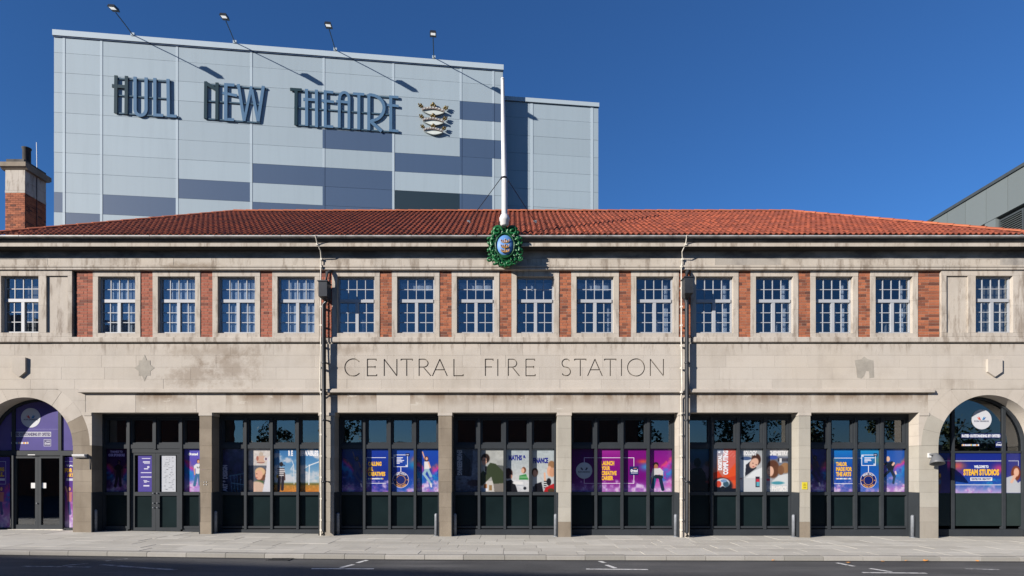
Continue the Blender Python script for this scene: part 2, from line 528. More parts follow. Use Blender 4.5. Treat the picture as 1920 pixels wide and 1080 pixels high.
wall = MB()
def core(x0, x1, z0, z1, y0=.035, y1=.42): wall.box(x0, x1, y0, y1, z0, z1)
core(XL, XR, Z_HOOD1, Z_SILL1 + .02)                  # behind the frieze
core(X(150), X(1750), Z_LINT + .03, Z_HOOD1 - .002)
wall_o = wall.build('wall', M['mortar'], FS)

def frieze_mat(x0, x1):
    xc = (x0 + x1) / 2
    return M['stone_stain'] if RNG.rand() < .04 else M['stone']
FR = [Z(729.5), Z(711), Z(688.5), Z(666), Z(644.8)]
frieze = []
for i in range(4):
    frieze += course(XL, XR, FR[i], FR[i + 1], 0, .32, 1.25, frieze_mat, wall_o, off=.5 + .5 * (i % 2))

# end bays: the arch rings and the courses that run against them
def ring_x(c, r, z, side):
    d = z - ZSP
    if d <= 0: return c + side * r
    if d >= r: return None
    return c + side * math.sqrt(r * r - d * d)
RT = .50
def spandrel(c, r, x_out, x_in, x_low):
    ro = r + RT
    side_in = 1 if x_in > c else -1
    zs = [Z(729.5), Z(751), Z(773), Z(795), Z(817), ZSP]
    for k in range(len(zs) - 1):
        z1, z0 = zs[k], zs[k + 1]
        if z1 < Z_LINT + .05: x_in = x_low
        for side, xe in ((side_in, x_in), (-side_in, x_out)):
            n = 6
            edge = []
            for i in range(n + 1):
                z = z0 + (z1 - z0) * i / n
                q = ring_x(c, ro, z, side)
                edge.append((c if q is None else q, z))
            if abs(edge[0][0] - xe) < .05: continue
            lo, hi = (edge, [(xe, z1), (xe, z0)])
            # split long rows in two or more
            far = max(abs(xe - p[0]) for p in edge)
            if far > 1.5:
                cut = edge[0][0] + side * .9
                if side * (cut - edge[-1][0]) > .2:
                    poly = [(x, z) for x, z in edge] + [(cut - side * GAP, z1 - GAP), (cut - side * GAP, z0)]
                    MB().prism(poly, RNG.uniform(-.003, .003), .5).build('stone_block', M['stone'], wall_o)
                    a, b = sorted((cut, xe))
                    course(a, b, z0, z1, 0, .5, 1.15, M['stone'], wall_o)
                    continue
            poly = edge + [(xe, z1 - GAP), (xe, z0)]
            MB().prism(poly, RNG.uniform(-.003, .003), .5).build('stone_block', M['stone'], wall_o)
    nv = 13
    for k in range(nv):
        a0, a1 = math.pi * k / nv + .0012, math.pi * (k + 1) / nv - .0012
        key = RT + (.12 if k % 3 == 1 else 0) * 0
        pts = []
        for i in range(6):
            a = a0 + (a1 - a0) * i / 5
            pts.append((c + r * math.cos(a), ZSP + r * math.sin(a)))
        for i in range(6):
            a = a1 + (a0 - a1) * i / 5
            rr = ro - .002
            pts.append((c + rr * math.cos(a), min(ZSP + rr * math.sin(a), Z(730))))
        MB().prism(pts, RNG.uniform(-.004, .002), .58).build('voussoir', M['stone_brown' if c < 0 else 'stone_pale'] if (side_in * math.cos((a0 + a1) / 2) > .86) else M['stone'], wall_o)
spandrel(ACL, ARL, XL, X(160) - .002, X(172))
spandrel(ACR, ARR, XR, X(1740) + .002, X(1723))

# piers between the bays, stone by stone
PZ = [Z(779.5), Z(803), Z(836), Z(858.5), Z(880.5), Z(902.5), Z(923), Z(951), Z(978.5), -.35]
def pier(x0, x1, mat, low=None, cap=True, ztop=None):
    zs = list(PZ)
    if cap: stone('capital', x0 - .015, x1 + .015, Z(779.5), Z_LINT, -.022, .58, M['stone'], wall_o)
    for k in range(len(zs) - 1):
        m = mat
        if low and k >= len(zs) - 2: m = low
        stone('pier_stone', x0, x1, zs[k + 1], zs[k], 0, .60, m, wall_o, jit=.004)
pm = ['stone_brown', 'stone_brown', 'stone_grey', 'stone_brown', 'stone_pale', 'stone', 'stone_pale', 'stone_pale']
for i, (a, b) in enumerate(PIERS):
    if i in (0, 7):
        continue
    pier(X(a), X(b), M[pm[i]], M['stone_brown'] if i in (4, 6) else None)
for (a, b), mt in ((PIERS[0], 'stone_brown'), (PIERS[7], 'stone_pale')):
    x0, x1 = X(a), X(b)
    for k in range(len(PZ) - 1):
        z1 = PZ[k]; z0 = PZ[k + 1]
        if z0 >= ZSP - .01: 
            continue
        stone('pier_stone', x0, x1, z0, min(z1, ZSP), 0, .60, M[mt] if k < 7 or mt != 'stone_pale' else M['stone_grey'], wall_o, jit=.004)
stone('capital', X(157), X(172), Z(779.5), Z(774), -.022, .03, M['stone'], wall_o)
stone('capital', X(1723), X(1742), Z(779.5), Z(774), -.022, .03, M['stone'], wall_o)
for xo, xe in ((XL, ACL - ARL), (ACR + ARR, XR)):
    for k in range(2, len(PZ) - 1): course(min(xo, xe), max(xo, xe), PZ[k + 1], min(PZ[k], ZSP), 0, .60, .9, M['stone_grey'], wall_o, name='pier_stone')

def mat_lintel():
    m = mat_stone('lintel_rust_streaked', (.45, .41, .36), dirt=.3, dirtcol=(.17, .13, .09), streak=.35)
    t = NT.__new__(NT); t.m = m; t.t = m.node_tree; t.n = t.t.nodes; t.b = t.n['Principled BSDF']
    src = t.b.inputs['Base Color'].links[0].from_socket
    sep = t.node('ShaderNodeSeparateXYZ'); g = t.node('ShaderNodeNewGeometry'); t.l(g.outputs['Position'], sep.inputs[0])
    mr = t.node('ShaderNodeMapRange'); mr.inputs['From Min'].default_value = Z_HOOD1 - .40; mr.inputs['From Max'].default_value = Z_HOOD1 - .05
    t.l(sep.outputs['Z'], mr.inputs['Value'])
    run = t.math('MULTIPLY', t.ramp(t.noise(1.1, 7, .68, stretch=(1.5, 1, .7)), .36, .56), mr.outputs[0])
    c = t.mix(t.math('MULTIPLY', run, .85), src, (.125, .082, .050))
    c = t.mix(t.math('MULTIPLY', t.ramp(t.noise(3.1, 6, .7, stretch=(.5, 1, 1.6)), .60, .66), .5), c, (.46, .43, .38))
    t.done(c, .88, 0, .25)
    return m
M['lintel'] = mat_lintel()
# lintel band over the engine bays
x = X(160)
while x < X(1740):
    w = RNG.uniform(.62, 1.0)
    b = min(X(1740), x + w)
    if X(1740) - b < .3: b = X(1740)
    stone('lintel_stone', x, b, Z_LINT, Z_HOOD1, .004, .60, M['lintel'] if RNG.rand() < .85 else M['stone'], wall_o)
    x = b

# hood moulding over the bays, broken at the downpipes
def profile_run(name, prof, cuts, w, mat, parent):
    for a, b in cuts:
        x = a
        while x < b - .01:
            q = x + w * RNG.uniform(.8, 1.2)
            if b - q < w * .4: q = b
            m = mat(x, q) if callable(mat) else mat
            MB().profile(prof, x + GAP / 2, q - GAP / 2).build(name, m, parent)
            x = q
hood = MB().box(X(166), X(1734), .01, .05, Z_HOOD1 + .02, Z_HOOD0 - .02).build('hood_moulding', M['mortar'], FS)
cuts = [(X(151.5), X(603)), (X(616), X(1282)), (X(1293), X(1748))]
profile_run('moulding_stone', [(.02, Z_HOOD1), (-.11, Z_HOOD1), (-.125, Z_HOOD1 + .012), (-.125, Z_HOOD1 + .06), (-.105, Z_HOOD1 + .066), (-.105, Z_HOOD0 - .022), (-.085, Z_HOOD0 - .004), (.02, Z_HOOD0 + .012)], cuts, 1.75, M['stone'], hood)

# string course under the windows
string = MB().box(XL, XR, .02, .06, Z_SILL1 + .02, Z_SILL0 - .02).build('string_course', M['mortar'], FS)
cuts = [(XL, X(603.5)), (X(622), X(1283)), (X(1298), XR)]
profile_run('string_stone', [(.04, Z_SILL1), (-.075, Z_SILL1), (-.085, Z_SILL1 + .02), (-.085, Z_SILL0 - .03), (-.06, Z_SILL0 - .004), (.04, Z_SILL0)], cuts, 1.75, M['stone'], string)
core_b = MB().box(XL, XR, .045, .4, Z_SILL1 + .001, Z_SILL0 - .001).build('wall_core', M['mortar'], FS)

# upper storey: windows, their stone frames and the brick between
WC = [X(218.5 + 112.16 * i) for i in range(14)]
WW, WZ0, WZ1 = 69.7 / 64.0, Z(624.4), Z(518.2)
SW = 89.4 / 64.0
# shared window meshes, local to the lower left corner of the opening on the wall plane
def window_meshes():
    W, H = WW, WZ1 - WZ0
    yf, yg = .125, .155
    out = {}
    fr = MB()
    fw = .044
    fr.box(0, fw, yf, .2, 0, H).box(W - fw, W, yf, .2, 0, H).box(fw, W - fw, yf, .2, H - fw, H).box(fw, W - fw, yf - .02, .2, 0, .05)
    out['frame'] = fr.mesh('window_frame', M['white_frame'])
    zt0, zt1 = H - (565.6 - 518.2) / 64, H - (559.6 - 518.2) / 64
    tr = MB().box(fw + .001, W - fw - .001, yf - .028, .19, zt0, zt1)
    out['transom'] = tr.mesh('transom', M['white_frame'])
    xm = W / 2 + .01
    mu = MB().box(xm - .046, xm + .046, yf - .022, .19, .051, zt0 - .001)
    out['mullion'] = mu.mesh('mullion', M['white_frame'])
    xs_t = [fw, fw + (W - 2 * fw) * .25, W / 2, W - fw - (W - 2 * fw) * .25, W - fw]
    zt = [zt1, (zt1 + H - fw) / 2, H - fw]
    zl = [.05, .05 + (zt0 - .05) / 3, .05 + (zt0 - .05) * 2 / 3, zt0]
    L = [fw, (fw + xm - .046) / 2, xm - .046]
    R_ = [xm + .046, (xm + .046 + W - fw) / 2, W - fw]
    b = .0105
    bars_v, bars_h = [], []
    for x in xs_t[1:-1]: bars_v.append((x - b, x + b, zt[0] + .001, zt[2] - .001))
    bars_h.append((fw + .001, W - fw - .001, zt[1] - b, zt[1] + b))
    for g in (L, R_):
        bars_v.append((g[1] - b, g[1] + b, zl[0] + .001, zl[3] - .001))
        for z in zl[1:3]: bars_h.append((g[0] + .001, g[2] - .001, z - b, z + b))
    out['bars'] = []
    for x0, x1, z0, z1 in bars_v: out['bars'].append(MB().box(x0, x1, yg - .018, yg + .015, z0, z1).mesh('glazing_bar', M['white_frame']))
    for x0, x1, z0, z1 in bars_h: out['bars'].append(MB().box(x0, x1, yg - .014, yg + .012, z0, z1).mesh('glazing_bar', M['white_frame']))
    out['panes'] = []
    for i in range(4):
        for k in range(2): out['panes'].append((xs_t[i], xs_t[i + 1], zt[k], zt[k + 1]))
    for g in (L, R_):
        for i in range(2):
            for k in range(3): out['panes'].append((g[i], g[i + 1], zl[k], zl[k + 1]))
    pm = []
    for x0, x1, z0, z1 in out['panes']:
        w, h = (x1 - x0) / 2, (z1 - z0) / 2
        pm.append((((x0 + x1) / 2, (z0 + z1) / 2), (w, h)))
    out['panes'] = [(c, MB().box(-w, w, -.003, .003, -h, h).mesh('pane', M['glass'])) for c, (w, h) in pm]
    out['yg'] = yg
    return out
WM = window_meshes()
def make_window(xc, yface=0.0):
    x0 = xc - WW / 2
    loc = Vector((x0, yface, WZ0))
    w = link('window', WM['frame'], FS, loc)
    for nm in ('transom', 'mullion'): link(nm, WM[nm], w, loc)
    for b in WM['bars']: link('glazing_bar', b, w, loc)
    for c, me in WM['panes']:
        o = link('pane', me, w, loc + Vector((c[0], WM['yg'], c[1])))
        o.rotation_euler = (RNG.uniform(-.006, .006), 0, RNG.uniform(-.006, .006))
    return w
surround = MB().box(WC[0], WC[1], .30, .31, WZ0 - .05, WZ0 - .04).build('window_surround', M['mortar'], FS)
def make_surround(xc, mat):
    a, b = xc - SW / 2, xc + SW / 2
    o0, o1 = xc - WW / 2, xc + WW / 2
    stone('head_stone', a, b, WZ1, Z_WIN_TOP + .03, 0, .22, mat(), surround)
    stone('sill_stone', a, b, Z_SILL0, WZ0, 0, .22, mat(), surround)
    h = (WZ1 - WZ0)
    cutz = [WZ0, WZ0 + h * .42, WZ1] if RNG.rand() < .5 else [WZ0, WZ0 + h * .58, WZ1]
    for k in range(2):
        stone('jamb_stone', a, o0, cutz[k], cutz[k + 1], 0, .22, mat(), surround)
        stone('jamb_stone', o1, b, cutz[k], cutz[k + 1], 0, .22, mat(), surround)
up_mat = lambda: M['stone_stain'] if RNG.rand() < .05 else M['stone']
for xc in WC:
    make_window(xc)
    make_surround(xc, up_mat)

# brick piers between the stone frames, real bricks with raked joints
BR = []
BC, NB = (Z_WIN_TOP + .02 - Z_SILL0) / 23.0, 23
def brick_pier(x0, x1, dull, single):
    mb = MB().box(x0, x1, .022, .2, Z_SILL0, Z_WIN_TOP + .03)
    p = mb.build('brick_pier', M['brick_mortar'], FS)
    loose = MB()
    W = x1 - x0
    for k in range(NB):
        z0 = Z_SILL0 + k * BC + .0055; z1 = Z_SILL0 + (k + 1) * BC - .0055
        if W < .45: xs = [0, .215, W] if k % 2 else [0, .105, W - .105, W] if W > .3 else [0, W]
        else: xs = [0, .215, .215 + .105, W] if k % 2 else [0, .105, .325, W - .0]
        for a, b in zip(xs[:-1], xs[1:]):
            if b - a < .03: continue
            y = RNG.uniform(.013, .018)
            if single:
                MB().box(x0 + a + .005, x0 + b - .005, y, .08, z0, z1).build('brick', M['brick_dull' if dull else 'brick'], p)
            else:
                loose.box(x0 + a + .005, x0 + b - .005, y, .08, z0, z1)
    if not single:
        o = loose.build('brickwork', M['brick_dull' if dull else 'brick'], p); o['kind'] = 'stuff'
half = SW / 2
spans = [(X(142.5), WC[0] - half)] + [(WC[i] + half, WC[i + 1] - half) for i in range(13)] + [(WC[13] + half, X(1762))]
for i, (a, b) in enumerate(spans):
    brick_pier(a, b, i < 5, i in (0, 6, 7, 9, 14))

# end wings: stone a little proud of the brick, a window and a sunk panel each
WY = -.06
def wing(sgn):
    if sgn < 0:
        cx, px0, px1, inner, outer = X(40), X(89.5), X(129.5), X(137.5), XL
    else:
        cx, px0, px1, inner, outer = X(1861.5), X(1772), X(1812.5), X(1762.5), XR
    make_window(cx, WY)
    w = MB().box(min(inner, outer) + .02, max(inner, outer) - .02, .30, .36, Z_SILL0, Z_WIN_TOP).build('wing_wall', M['mortar'], FS)
    a, b = cx - WW / 2, cx + WW / 2
    p0, p1 = px0, px1
    zt, zb = Z(516.5), Z(623.5)
    top, bot = Z_WIN_TOP + .03, Z_SILL0
    s = lambda x0, x1, z0, z1: stone('stone_block', min(x0, x1), max(x0, x1), z0, z1, WY, .3, M['stone'], w)
    lo, hi = (b, p0) if sgn < 0 else (p1, a)
    s(lo, hi, bot, top - .0) if False else None
    for z0, z1 in ((WZ0, WZ0 + .8), (WZ0 + .8, WZ1)):
        s(lo, hi, z0, z1)
    s(a - .3, b + .0 if sgn < 0 else b + .3, WZ1, top) if False else None
    # head and foot courses over window and panel
    L0, R0 = min(inner, a - .32), max(inner, b + .32)
    s(L0, (a + b) / 2 + (.35 if sgn < 0 else -.35), WZ1, top); s((a + b) / 2 + (.35 if sgn < 0 else -.35), R0, WZ1, top)
    s(L0, (a + b) / 2 + (.35 if sgn < 0 else -.35), bot, WZ0); s((a + b) / 2 + (.35 if sgn < 0 else -.35), R0, bot, WZ0)
    e0, e1 = (p1, inner) if sgn < 0 else (inner, p0)
    for z0, z1 in ((WZ0, WZ0 + .55), (WZ0 + .55, WZ0 + 1.2), (WZ0 + 1.2, WZ1)): s(e0, e1, z0, z1)
    stone('sunk_panel', p0, p1, WZ0, WZ1, WY + .055, .3, M['stone'], w)
    f0, f1 = (a - .32, a) if sgn < 0 else (b, b + .32)
    for z0, z1 in ((WZ0, WZ0 + .8), (WZ0 + .8, WZ1)): s(f0, f1, z0, z1)
    q0, q1 = (outer, a - .32) if sgn < 0 else (b + .32, outer)
    z = bot
    for k in range(4):
        course(q0, q1, bot + (top - bot) * k / 4, bot + (top - bot) * (k + 1) / 4, WY + .02, .3, 1.2, M['stone'], w)
wing(-1); wing(1)

# architrave, cornice and gutter
arch = MB().box(XL, XR, .0, .5, Z_WIN_TOP + .031, 8.50).build('entablature', M['mortar'], FS)
AY = -.10
M['soffit'] = mat_stone('soot_and_shade_soffit', (.055, .050, .046), var=.3, dirt=.5, dirtcol=(.02, .02, .02), patch=(.4, .6))  # sooted colour taken near black to paint in the overhang's shade
def mat_soot_shade():  # soot blotches that also paint in the cornice shadow on the upper frieze
    m = mat_stone('frieze_with_soot_and_shade', (.40, .37, .335), dirt=.2, dirtcol=(.16, .14, .12), streak=.15)
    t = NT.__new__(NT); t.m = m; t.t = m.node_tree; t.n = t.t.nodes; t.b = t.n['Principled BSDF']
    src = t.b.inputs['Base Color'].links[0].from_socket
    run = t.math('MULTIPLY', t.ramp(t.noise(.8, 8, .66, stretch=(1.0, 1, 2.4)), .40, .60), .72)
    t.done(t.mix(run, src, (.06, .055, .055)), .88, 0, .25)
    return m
M['soot_shade'] = mat_soot_shade()
cor_mat = lambda a, b: M['stone_soot'] if RNG.rand() < .35 else M['stone']
profile_run('architrave_stone', [(.04, Z(506, AY)), (AY + .012, Z(505.8, AY)), (AY - .012, Z(505.4, AY)), (AY - .012, Z(501.9, AY)), (AY + .014, Z(501.7, AY)), (AY + .014, Z(501.2, AY)), (AY - .03, Z(500.9, AY)), (AY - .03, Z(497.8, AY)), (AY, Z(497, AY)), (.04, Z(497, AY))], [(XL, XR)], 2.1, M['stone'], arch)
ZF = Z(497, AY)
x = XL
while x < XR - .1:
    q = min(XR, x + RNG.uniform(1.5, 2.3))
    if XR - q < .8: q = XR
    ZM = Z(485, AY) + RNG.uniform(-.02, .02)
    stone('frieze_stone', x, q, ZF + .001, ZM, AY + .003, .1, M['stone_soot'] if RNG.rand() < .25 else M['stone'], arch)
    stone('frieze_stone', x, q, ZM, 8.34, AY + .003, .1, M['soot_shade'], arch)
    x = q
ZC0, ZC1 = 8.325, 8.437
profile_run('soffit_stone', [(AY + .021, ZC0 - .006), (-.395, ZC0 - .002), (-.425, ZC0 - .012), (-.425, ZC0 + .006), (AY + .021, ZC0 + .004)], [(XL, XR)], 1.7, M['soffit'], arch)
profile_run('cornice_stone', [(AY + .02, ZC0 + .008), (-.40, ZC0 + .012), (-.452, ZC0 + .002), (-.46, ZC0 + .006), (-.46, ZC1 - .012), (-.44, ZC1), (AY + .02, ZC1)], [(XL, XR)], 2.0, M['stone'], arch)
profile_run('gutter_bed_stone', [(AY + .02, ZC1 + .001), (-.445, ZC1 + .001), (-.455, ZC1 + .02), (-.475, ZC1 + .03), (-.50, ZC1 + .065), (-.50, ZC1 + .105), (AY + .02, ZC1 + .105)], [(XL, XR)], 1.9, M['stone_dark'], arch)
gut = MB().box(XL, XR, -.585, -.2, 8.545, 8.55).build('gutter', M['gutter'], FS)
x = XL
while x < XR - .05:
    q = min(XR, x + 1.85)
    MB().profile([(-.50, 8.546), (-.60, 8.549), (-.63, 8.556), (-.63, 8.588), (-.612, 8.588), (-.605, 8.57), (-.50, 8.57)], x + .006, q - .006).build('gutter_length', M['gutter'], gut)
    x = q

M['groove'] = mat_stone('shade_darkened_cut_stone', (.30, .265, .225), dirt=.4)  # cut faces coloured darker to deepen the shade inside the letters
# ---- carved letters: V-cut strokes taken out of the frieze stones
def cap_letter(ch, x0, x1):
    zt, zb = Z(673.6), Z(704.6)
    H = zt - zb
    P = lambda u, v: (x0 + (x1 - x0) * u, zb + H * v)
    def arcp(cx, cy, rx, ry, a0, a1, n=14):
        return [P(cx + rx * math.cos(math.radians(a0 + (a1 - a0) * i / n)), cy + ry * math.sin(math.radians(a0 + (a1 - a0) * i / n))) for i in range(n + 1)]
    S = {'C': [arcp(.52, .5, .52, .52, 42, 318, 20)],
         'E': [[P(.1, 0), P(.1, 1)], [P(.1, 1), P(.95, 1)], [P(.1, .53), P(.85, .53)], [P(.1, 0), P(1, 0)], [P(.95, 1), P(.95, .92)], [P(.85, .58), P(.85, .47)], [P(1, 0), P(1, .08)]],
         'N': [[P(.06, 0), P(.06, 1)], [P(.06, 1), P(.95, 0)], [P(.95, 0), P(.95, 1)]],
         'T': [[P(0, 1), P(1, 1)], [P(.5, 1), P(.5, 0)], [P(0, 1), P(.0, .93)], [P(1, 1), P(1, .93)]],
         'R': [[P(.08, 0), P(.08, 1)], [P(.08, 1)] + arcp(.42, .76, .36, .24, 90, -90, 10) + [P(.08, .52)], [P(.42, .52), P(1.0, 0)]],
         'A': [[P(0, 0), P(.5, 1)], [P(.5, 1), P(1, 0)], [P(.19, .36), P(.81, .36)]],
         'L': [[P(.08, 1), P(.08, 0)], [P(.08, 0), P(1, 0)], [P(1, 0), P(1, .08)]],
         'F': [[P(.1, 0), P(.1, 1)], [P(.1, 1), P(1, 1)], [P(.1, .53), P(.85, .53)], [P(1, 1), P(1, .92)]],
         'I': [[P(.5, 0), P(.5, 1)]],
         'S': [arcp(.5, .76, .42, .25, 35, 270, 12) + arcp(.5, .255, .46, .255, 85, -150, 12)],
         'O': [arcp(.5, .5, .52, .52, 0, 360, 26)]}[ch]
    return S
LETTERS = [('C', 646.7, 676.7), ('E', 687, 706.4), ('N', 719, 745.5), ('T', 752, 773.4), ('R', 784, 808), ('A', 811, 838.6), ('L', 849.7, 868.4),
           ('F', 908.6, 924.7), ('I', 930, 937), ('R', 951.5, 974), ('E', 984.4, 1003.6),
           ('S', 1052.5, 1070.5), ('T', 1077.5, 1099), ('A', 1102, 1129.4), ('T', 1133.6, 1155.3), ('I', 1162, 1169), ('O', 1177.5, 1208), ('N', 1218, 1245.5)]
def groove(mb, pts, w, depth):
    """a chisel cut: triangular section swept along pts (x, z)."""
    n = len(pts)
    for i in range(n - 1):
        a, b = Vector((pts[i][0], 0, pts[i][1])), Vector((pts[i + 1][0], 0, pts[i + 1][1]))
        d = (b - a).normalized()
        s = Vector((-d.z, 0, d.x)) * w
        e = d * (w * .35)
        a2, b2 = a - e, b + e
        k = 1.3
        y0, y1 = -depth * .9, depth
        Y0, Y1 = Vector((0, y0, 0)), Vector((0, y1, 0))
        q = s * .62
        v = [a2 + s * k + Y0, a2 - s * k + Y0, a2 - q + Y1, a2 + q + Y1, b2 + s * k + Y0, b2 - s * k + Y0, b2 - q + Y1, b2 + q + Y1]
        mb.add(v, [(0, 1, 2, 3), (7, 6, 5, 4), (0, 4, 5, 1), (1, 5, 6, 2), (2, 6, 7, 3), (3, 7, 4, 0)])
cuts = {}
zlo, zhi = Z(707), Z(671)
cutters = []
for o in frieze:
    bx = [v.co.x for v in o.data.vertices]; bz = [v.co.z for v in o.data.vertices]
    x0, x1, z0, z1 = min(bx), max(bx), min(bz), max(bz)
    if z1 < zlo or z0 > zhi: continue
    mb = MB()
    for ch, a, b in LETTERS:
        if X(b) + .05 < x0 or X(a) - .05 > x1: continue
        for S in cap_letter(ch, X(a), X(b)):
            groove(mb, S, .0165, .034)
    if not mb.v: continue
    me = mb.mesh('cut', M['groove'])
    bm = bmesh.new(); bm.from_mesh(me); bmesh.ops.recalc_face_normals(bm, faces=bm.faces); bm.to_mesh(me); bm.free()
    co = bpy.data.objects.new('cut', me); COL.objects.link(co)
    md = o.modifiers.new('cut', 'BOOLEAN'); md.operation = 'DIFFERENCE'; md.solver = 'EXACT'; md.use_self = True; md.material_mode = 'TRANSFER'; md.object = co
    cutters.append((o, co))
dg = bpy.context.evaluated_depsgraph_get()
baked = [(o, bpy.data.meshes.new_from_object(o.evaluated_get(dg))) for o, _ in cutters]
for (o, me), (_, co) in zip(baked, cutters):
    o.modifiers.clear()
    o.data = me
    bpy.data.objects.remove(co)

# shield bosses and the ghosts of two removed badges on the frieze
for (pxl, pxr, pyt, pyb) in ((26, 51, 671, 708), (1849, 1876, 674, 707)):
    a, b, t_, bt = X(pxl), X(pxr), Z(pyt), Z(pyb)
    h = t_ - bt
    MB().prism([(a, t_), (b, t_), (b, bt + h * .28), ((a + b) / 2, bt), (a, bt + h * .28)], -.075, .02).build('shield_boss', M['stone'], FS)
for cx, cy, s in ((271, 690, 20), (1620, 690, 18)):
    if cx < 900:
        pts = []
        for k in range(16):
            a = math.pi / 2 + 2 * math.pi * k / 16
            r = (1.0, .62, .80, .62)[k % 4] * s / 64
            pts.append((X(cx) + r * math.cos(a) * .95, Z(cy) + r * math.sin(a) * 1.25))
    else:
        q = [(-1, .8), (-.3, .9), (0, 1.2), (.4, .9), (.95, .8), (1, 0), (1.05, -1), (.55, -1.05), (.5, -.35), (.2, -.3), (0, -.8), (-.3, -1.1), (-.75, -1.0), (-.8, -.2)]
        pts = [(X(cx) + u * s / 64, Z(cy) + v * s / 64) for u, v in q]
    MB().prism(pts, -.006, .004).build('badge_mark', M['mark'], FS)

# ------------------------------------------------------------------ roof
YE, ZE = -.56, 8.615
YR, ZR = 4.40, 11.36
EXL, EXR, RXL, RXR = -14.75, 14.98, X(440, YR), X(1487, YR)
YB = 2 * YR - YE
base_r = MB()
dz = .05
v = [(EXL, YE, ZE - dz), (EXR, YE, ZE - dz), (RXR, YR, ZR - dz), (RXL, YR, ZR - dz), (EXR, YB, ZE - dz), (EXL, YB, ZE - dz)]
base_r.add(v, [(0, 1, 2, 3), (1, 4, 2), (4, 5, 3, 2), (5, 0, 3), (0, 5, 4, 1)])
roof = base_r.build('roof', M['tile'], FS)
slope = math.hypot(YR - YE, ZR - ZE)
th = math.atan2(ZR - ZE, YR - YE)
NR = 15
gauge = slope / NR
TW = .324
def tile_mesh():
    """a double roman tile: two rolls and two pans, lying along +y before it is pitched."""
    prof = []
    for k in range(2):
        o = k * TW / 2
        for i in range(7):
            a = math.pi * i / 6
            prof.append((o + .048 * (1 - math.cos(a)) , .040 * math.sin(a) + .004))
        prof.append((o + .105, .0)); prof.append((o + .150, .0))
    n = len(prof)
    L = gauge + .06
    v, f = [], []
    for (x, z) in prof: v.append((x, 0, z + .028))
    for (x, z) in prof: v.append((x, L, z + .002))
    for (x, z) in prof: v.append((x, 0, z + .008))
    f += [(i, i + 1, n + i + 1, n + i) for i in range(n - 1)]
    f += [(2 * n + i, 2 * n + i + 1, i + 1, i) for i in range(n - 1)]
    return v, f
TV, TF = tile_mesh()
R3 = Matrix.Rotation(th, 3, 'X')
tile_me = MB()
tile_me.add([R3 @ Vector(q) for q in TV], TF, True)
tile_me = tile_me.mesh('roof_tile', M['tile'])
try: tile_me.set_sharp_from_angle(angle=math.radians(50))
except Exception: pass
rest = MB()
count = 0
cyaw, syaw = 0, 0
for r in range(NR):
    tt = r / NR
    y0, z0 = YE + (YR - YE) * tt, ZE + (ZR - ZE) * tt
    xl = EXL + (RXL - EXL) * (tt + .5 / NR); xr = EXR + (RXR - EXR) * (tt + .5 / NR)
    n = int((xr - xl) / TW) + 2
    k0 = math.floor((xl - EXL) / TW)
    for k in range(k0, k0 + n):
        x = EXL + k * TW
        if x + TW * .5 < xl or x + TW * .5 > xr: continue
        jx, jz = RNG.uniform(-.004, .004), RNG.uniform(-.004, .006)
        if count < 300 and r < 4 and True:
            o = link('roof_tile', tile_me, roof, Vector((x + jx, y0, z0 + jz)))
            o.rotation_euler = (RNG.uniform(-.008, .008), 0, RNG.uniform(-.01, .01))
            count += 1
        else:
            rest.add([R3 @ Vector(q) + Vector((x + jx, y0, z0 + jz)) for q in TV], TF, True)
o = rest.build('roof_tiling', M['tile'], roof); o['kind'] = 'stuff'
try: o.data.set_sharp_from_angle(angle=math.radians(50))
except Exception: pass

def half_round(a, b, r, name, n, mat, parent):
    """a run of half-round capping tiles from a to b."""
    a, b = Vector(a), Vector(b)
    d = (b - a).normalized(); L = (b - a).length / n
    up = Vector((0, 0, 1)); s = d.cross(up).normalized(); u = s.cross(d)
    for k in range(n):
        p, q = a + d * (L * k + .008), a + d * (L * (k + 1) + .015)
        vs = []
        for w, rr in ((p, r * 1.10), (q, r * .96)):
            for i in range(9):
                an = math.pi * i / 8
                vs.append(w + s * rr * math.cos(an) + u * (rr * .62 * math.sin(an) + RNG.uniform(0, .002)))
        fs = [(i, i + 1, i + 10, i + 9) for i in range(8)] + [tuple(range(8, -1, -1)), tuple(range(9, 18))]
        o = MB().add(vs, fs, False).build(name, mat, parent)
half_round((RXL, YR, ZR + .0), (RXR, YR, ZR + .0), .135, 'ridge_tile', 45, M['ridge'], roof)
half_round((EXL, YE, ZE + .02), (RXL, YR, ZR + .0), .13, 'hip_tile', 17, M['ridge'], roof)
half_round((EXR, YE, ZE + .02), (RXR, YR, ZR + .0), .13, 'hip_tile', 17, M['ridge'], roof)
half_round((EXL, YB, ZE + .02), (RXL, YR, ZR + .0), .13, 'hip_tile', 10, M['ridge'], roof)
half_round((EXR, YB, ZE + .02), (RXR, YR, ZR + .0), .13, 'hip_tile', 10, M['ridge'], roof)
# the rest of the building: flat roofed ends, back and side walls, and the rooms seen through the glass
MB().box(XL, XR, -.2, 9.2, 8.50, 8.545).build('roof_deck', M['gutter'], FS)
rooms = MB()
rooms.box(XL, XR, 3.4, 3.5, 4.2, 8.4)
rooms.box(XL, XR, .5, 3.4, Z_SILL0 - .45, Z_SILL0 - .40)
rooms.box(XL, XR, .32, 3.4, Z_WIN_TOP + .04, Z_WIN_TOP + .10)
for i in range(0, 16, 2): rooms.box(X(274 + 112.16 * (i - 1)) - .06, X(274 + 112.16 * (i - 1)) + .06, .32, 3.39, Z_SILL0 - .39, Z_WIN_TOP + .03)
rooms.build('interior_wall', M['interior'], FS)
outer = MB()
outer.box(XL, XL + .3, .61, 9.2, -.5, 8.49); outer.box(XR - .3, XR, .61, 9.2, -.5, 8.49); outer.box(XL, XR, 9.2, 9.5, -.5, 8.49)
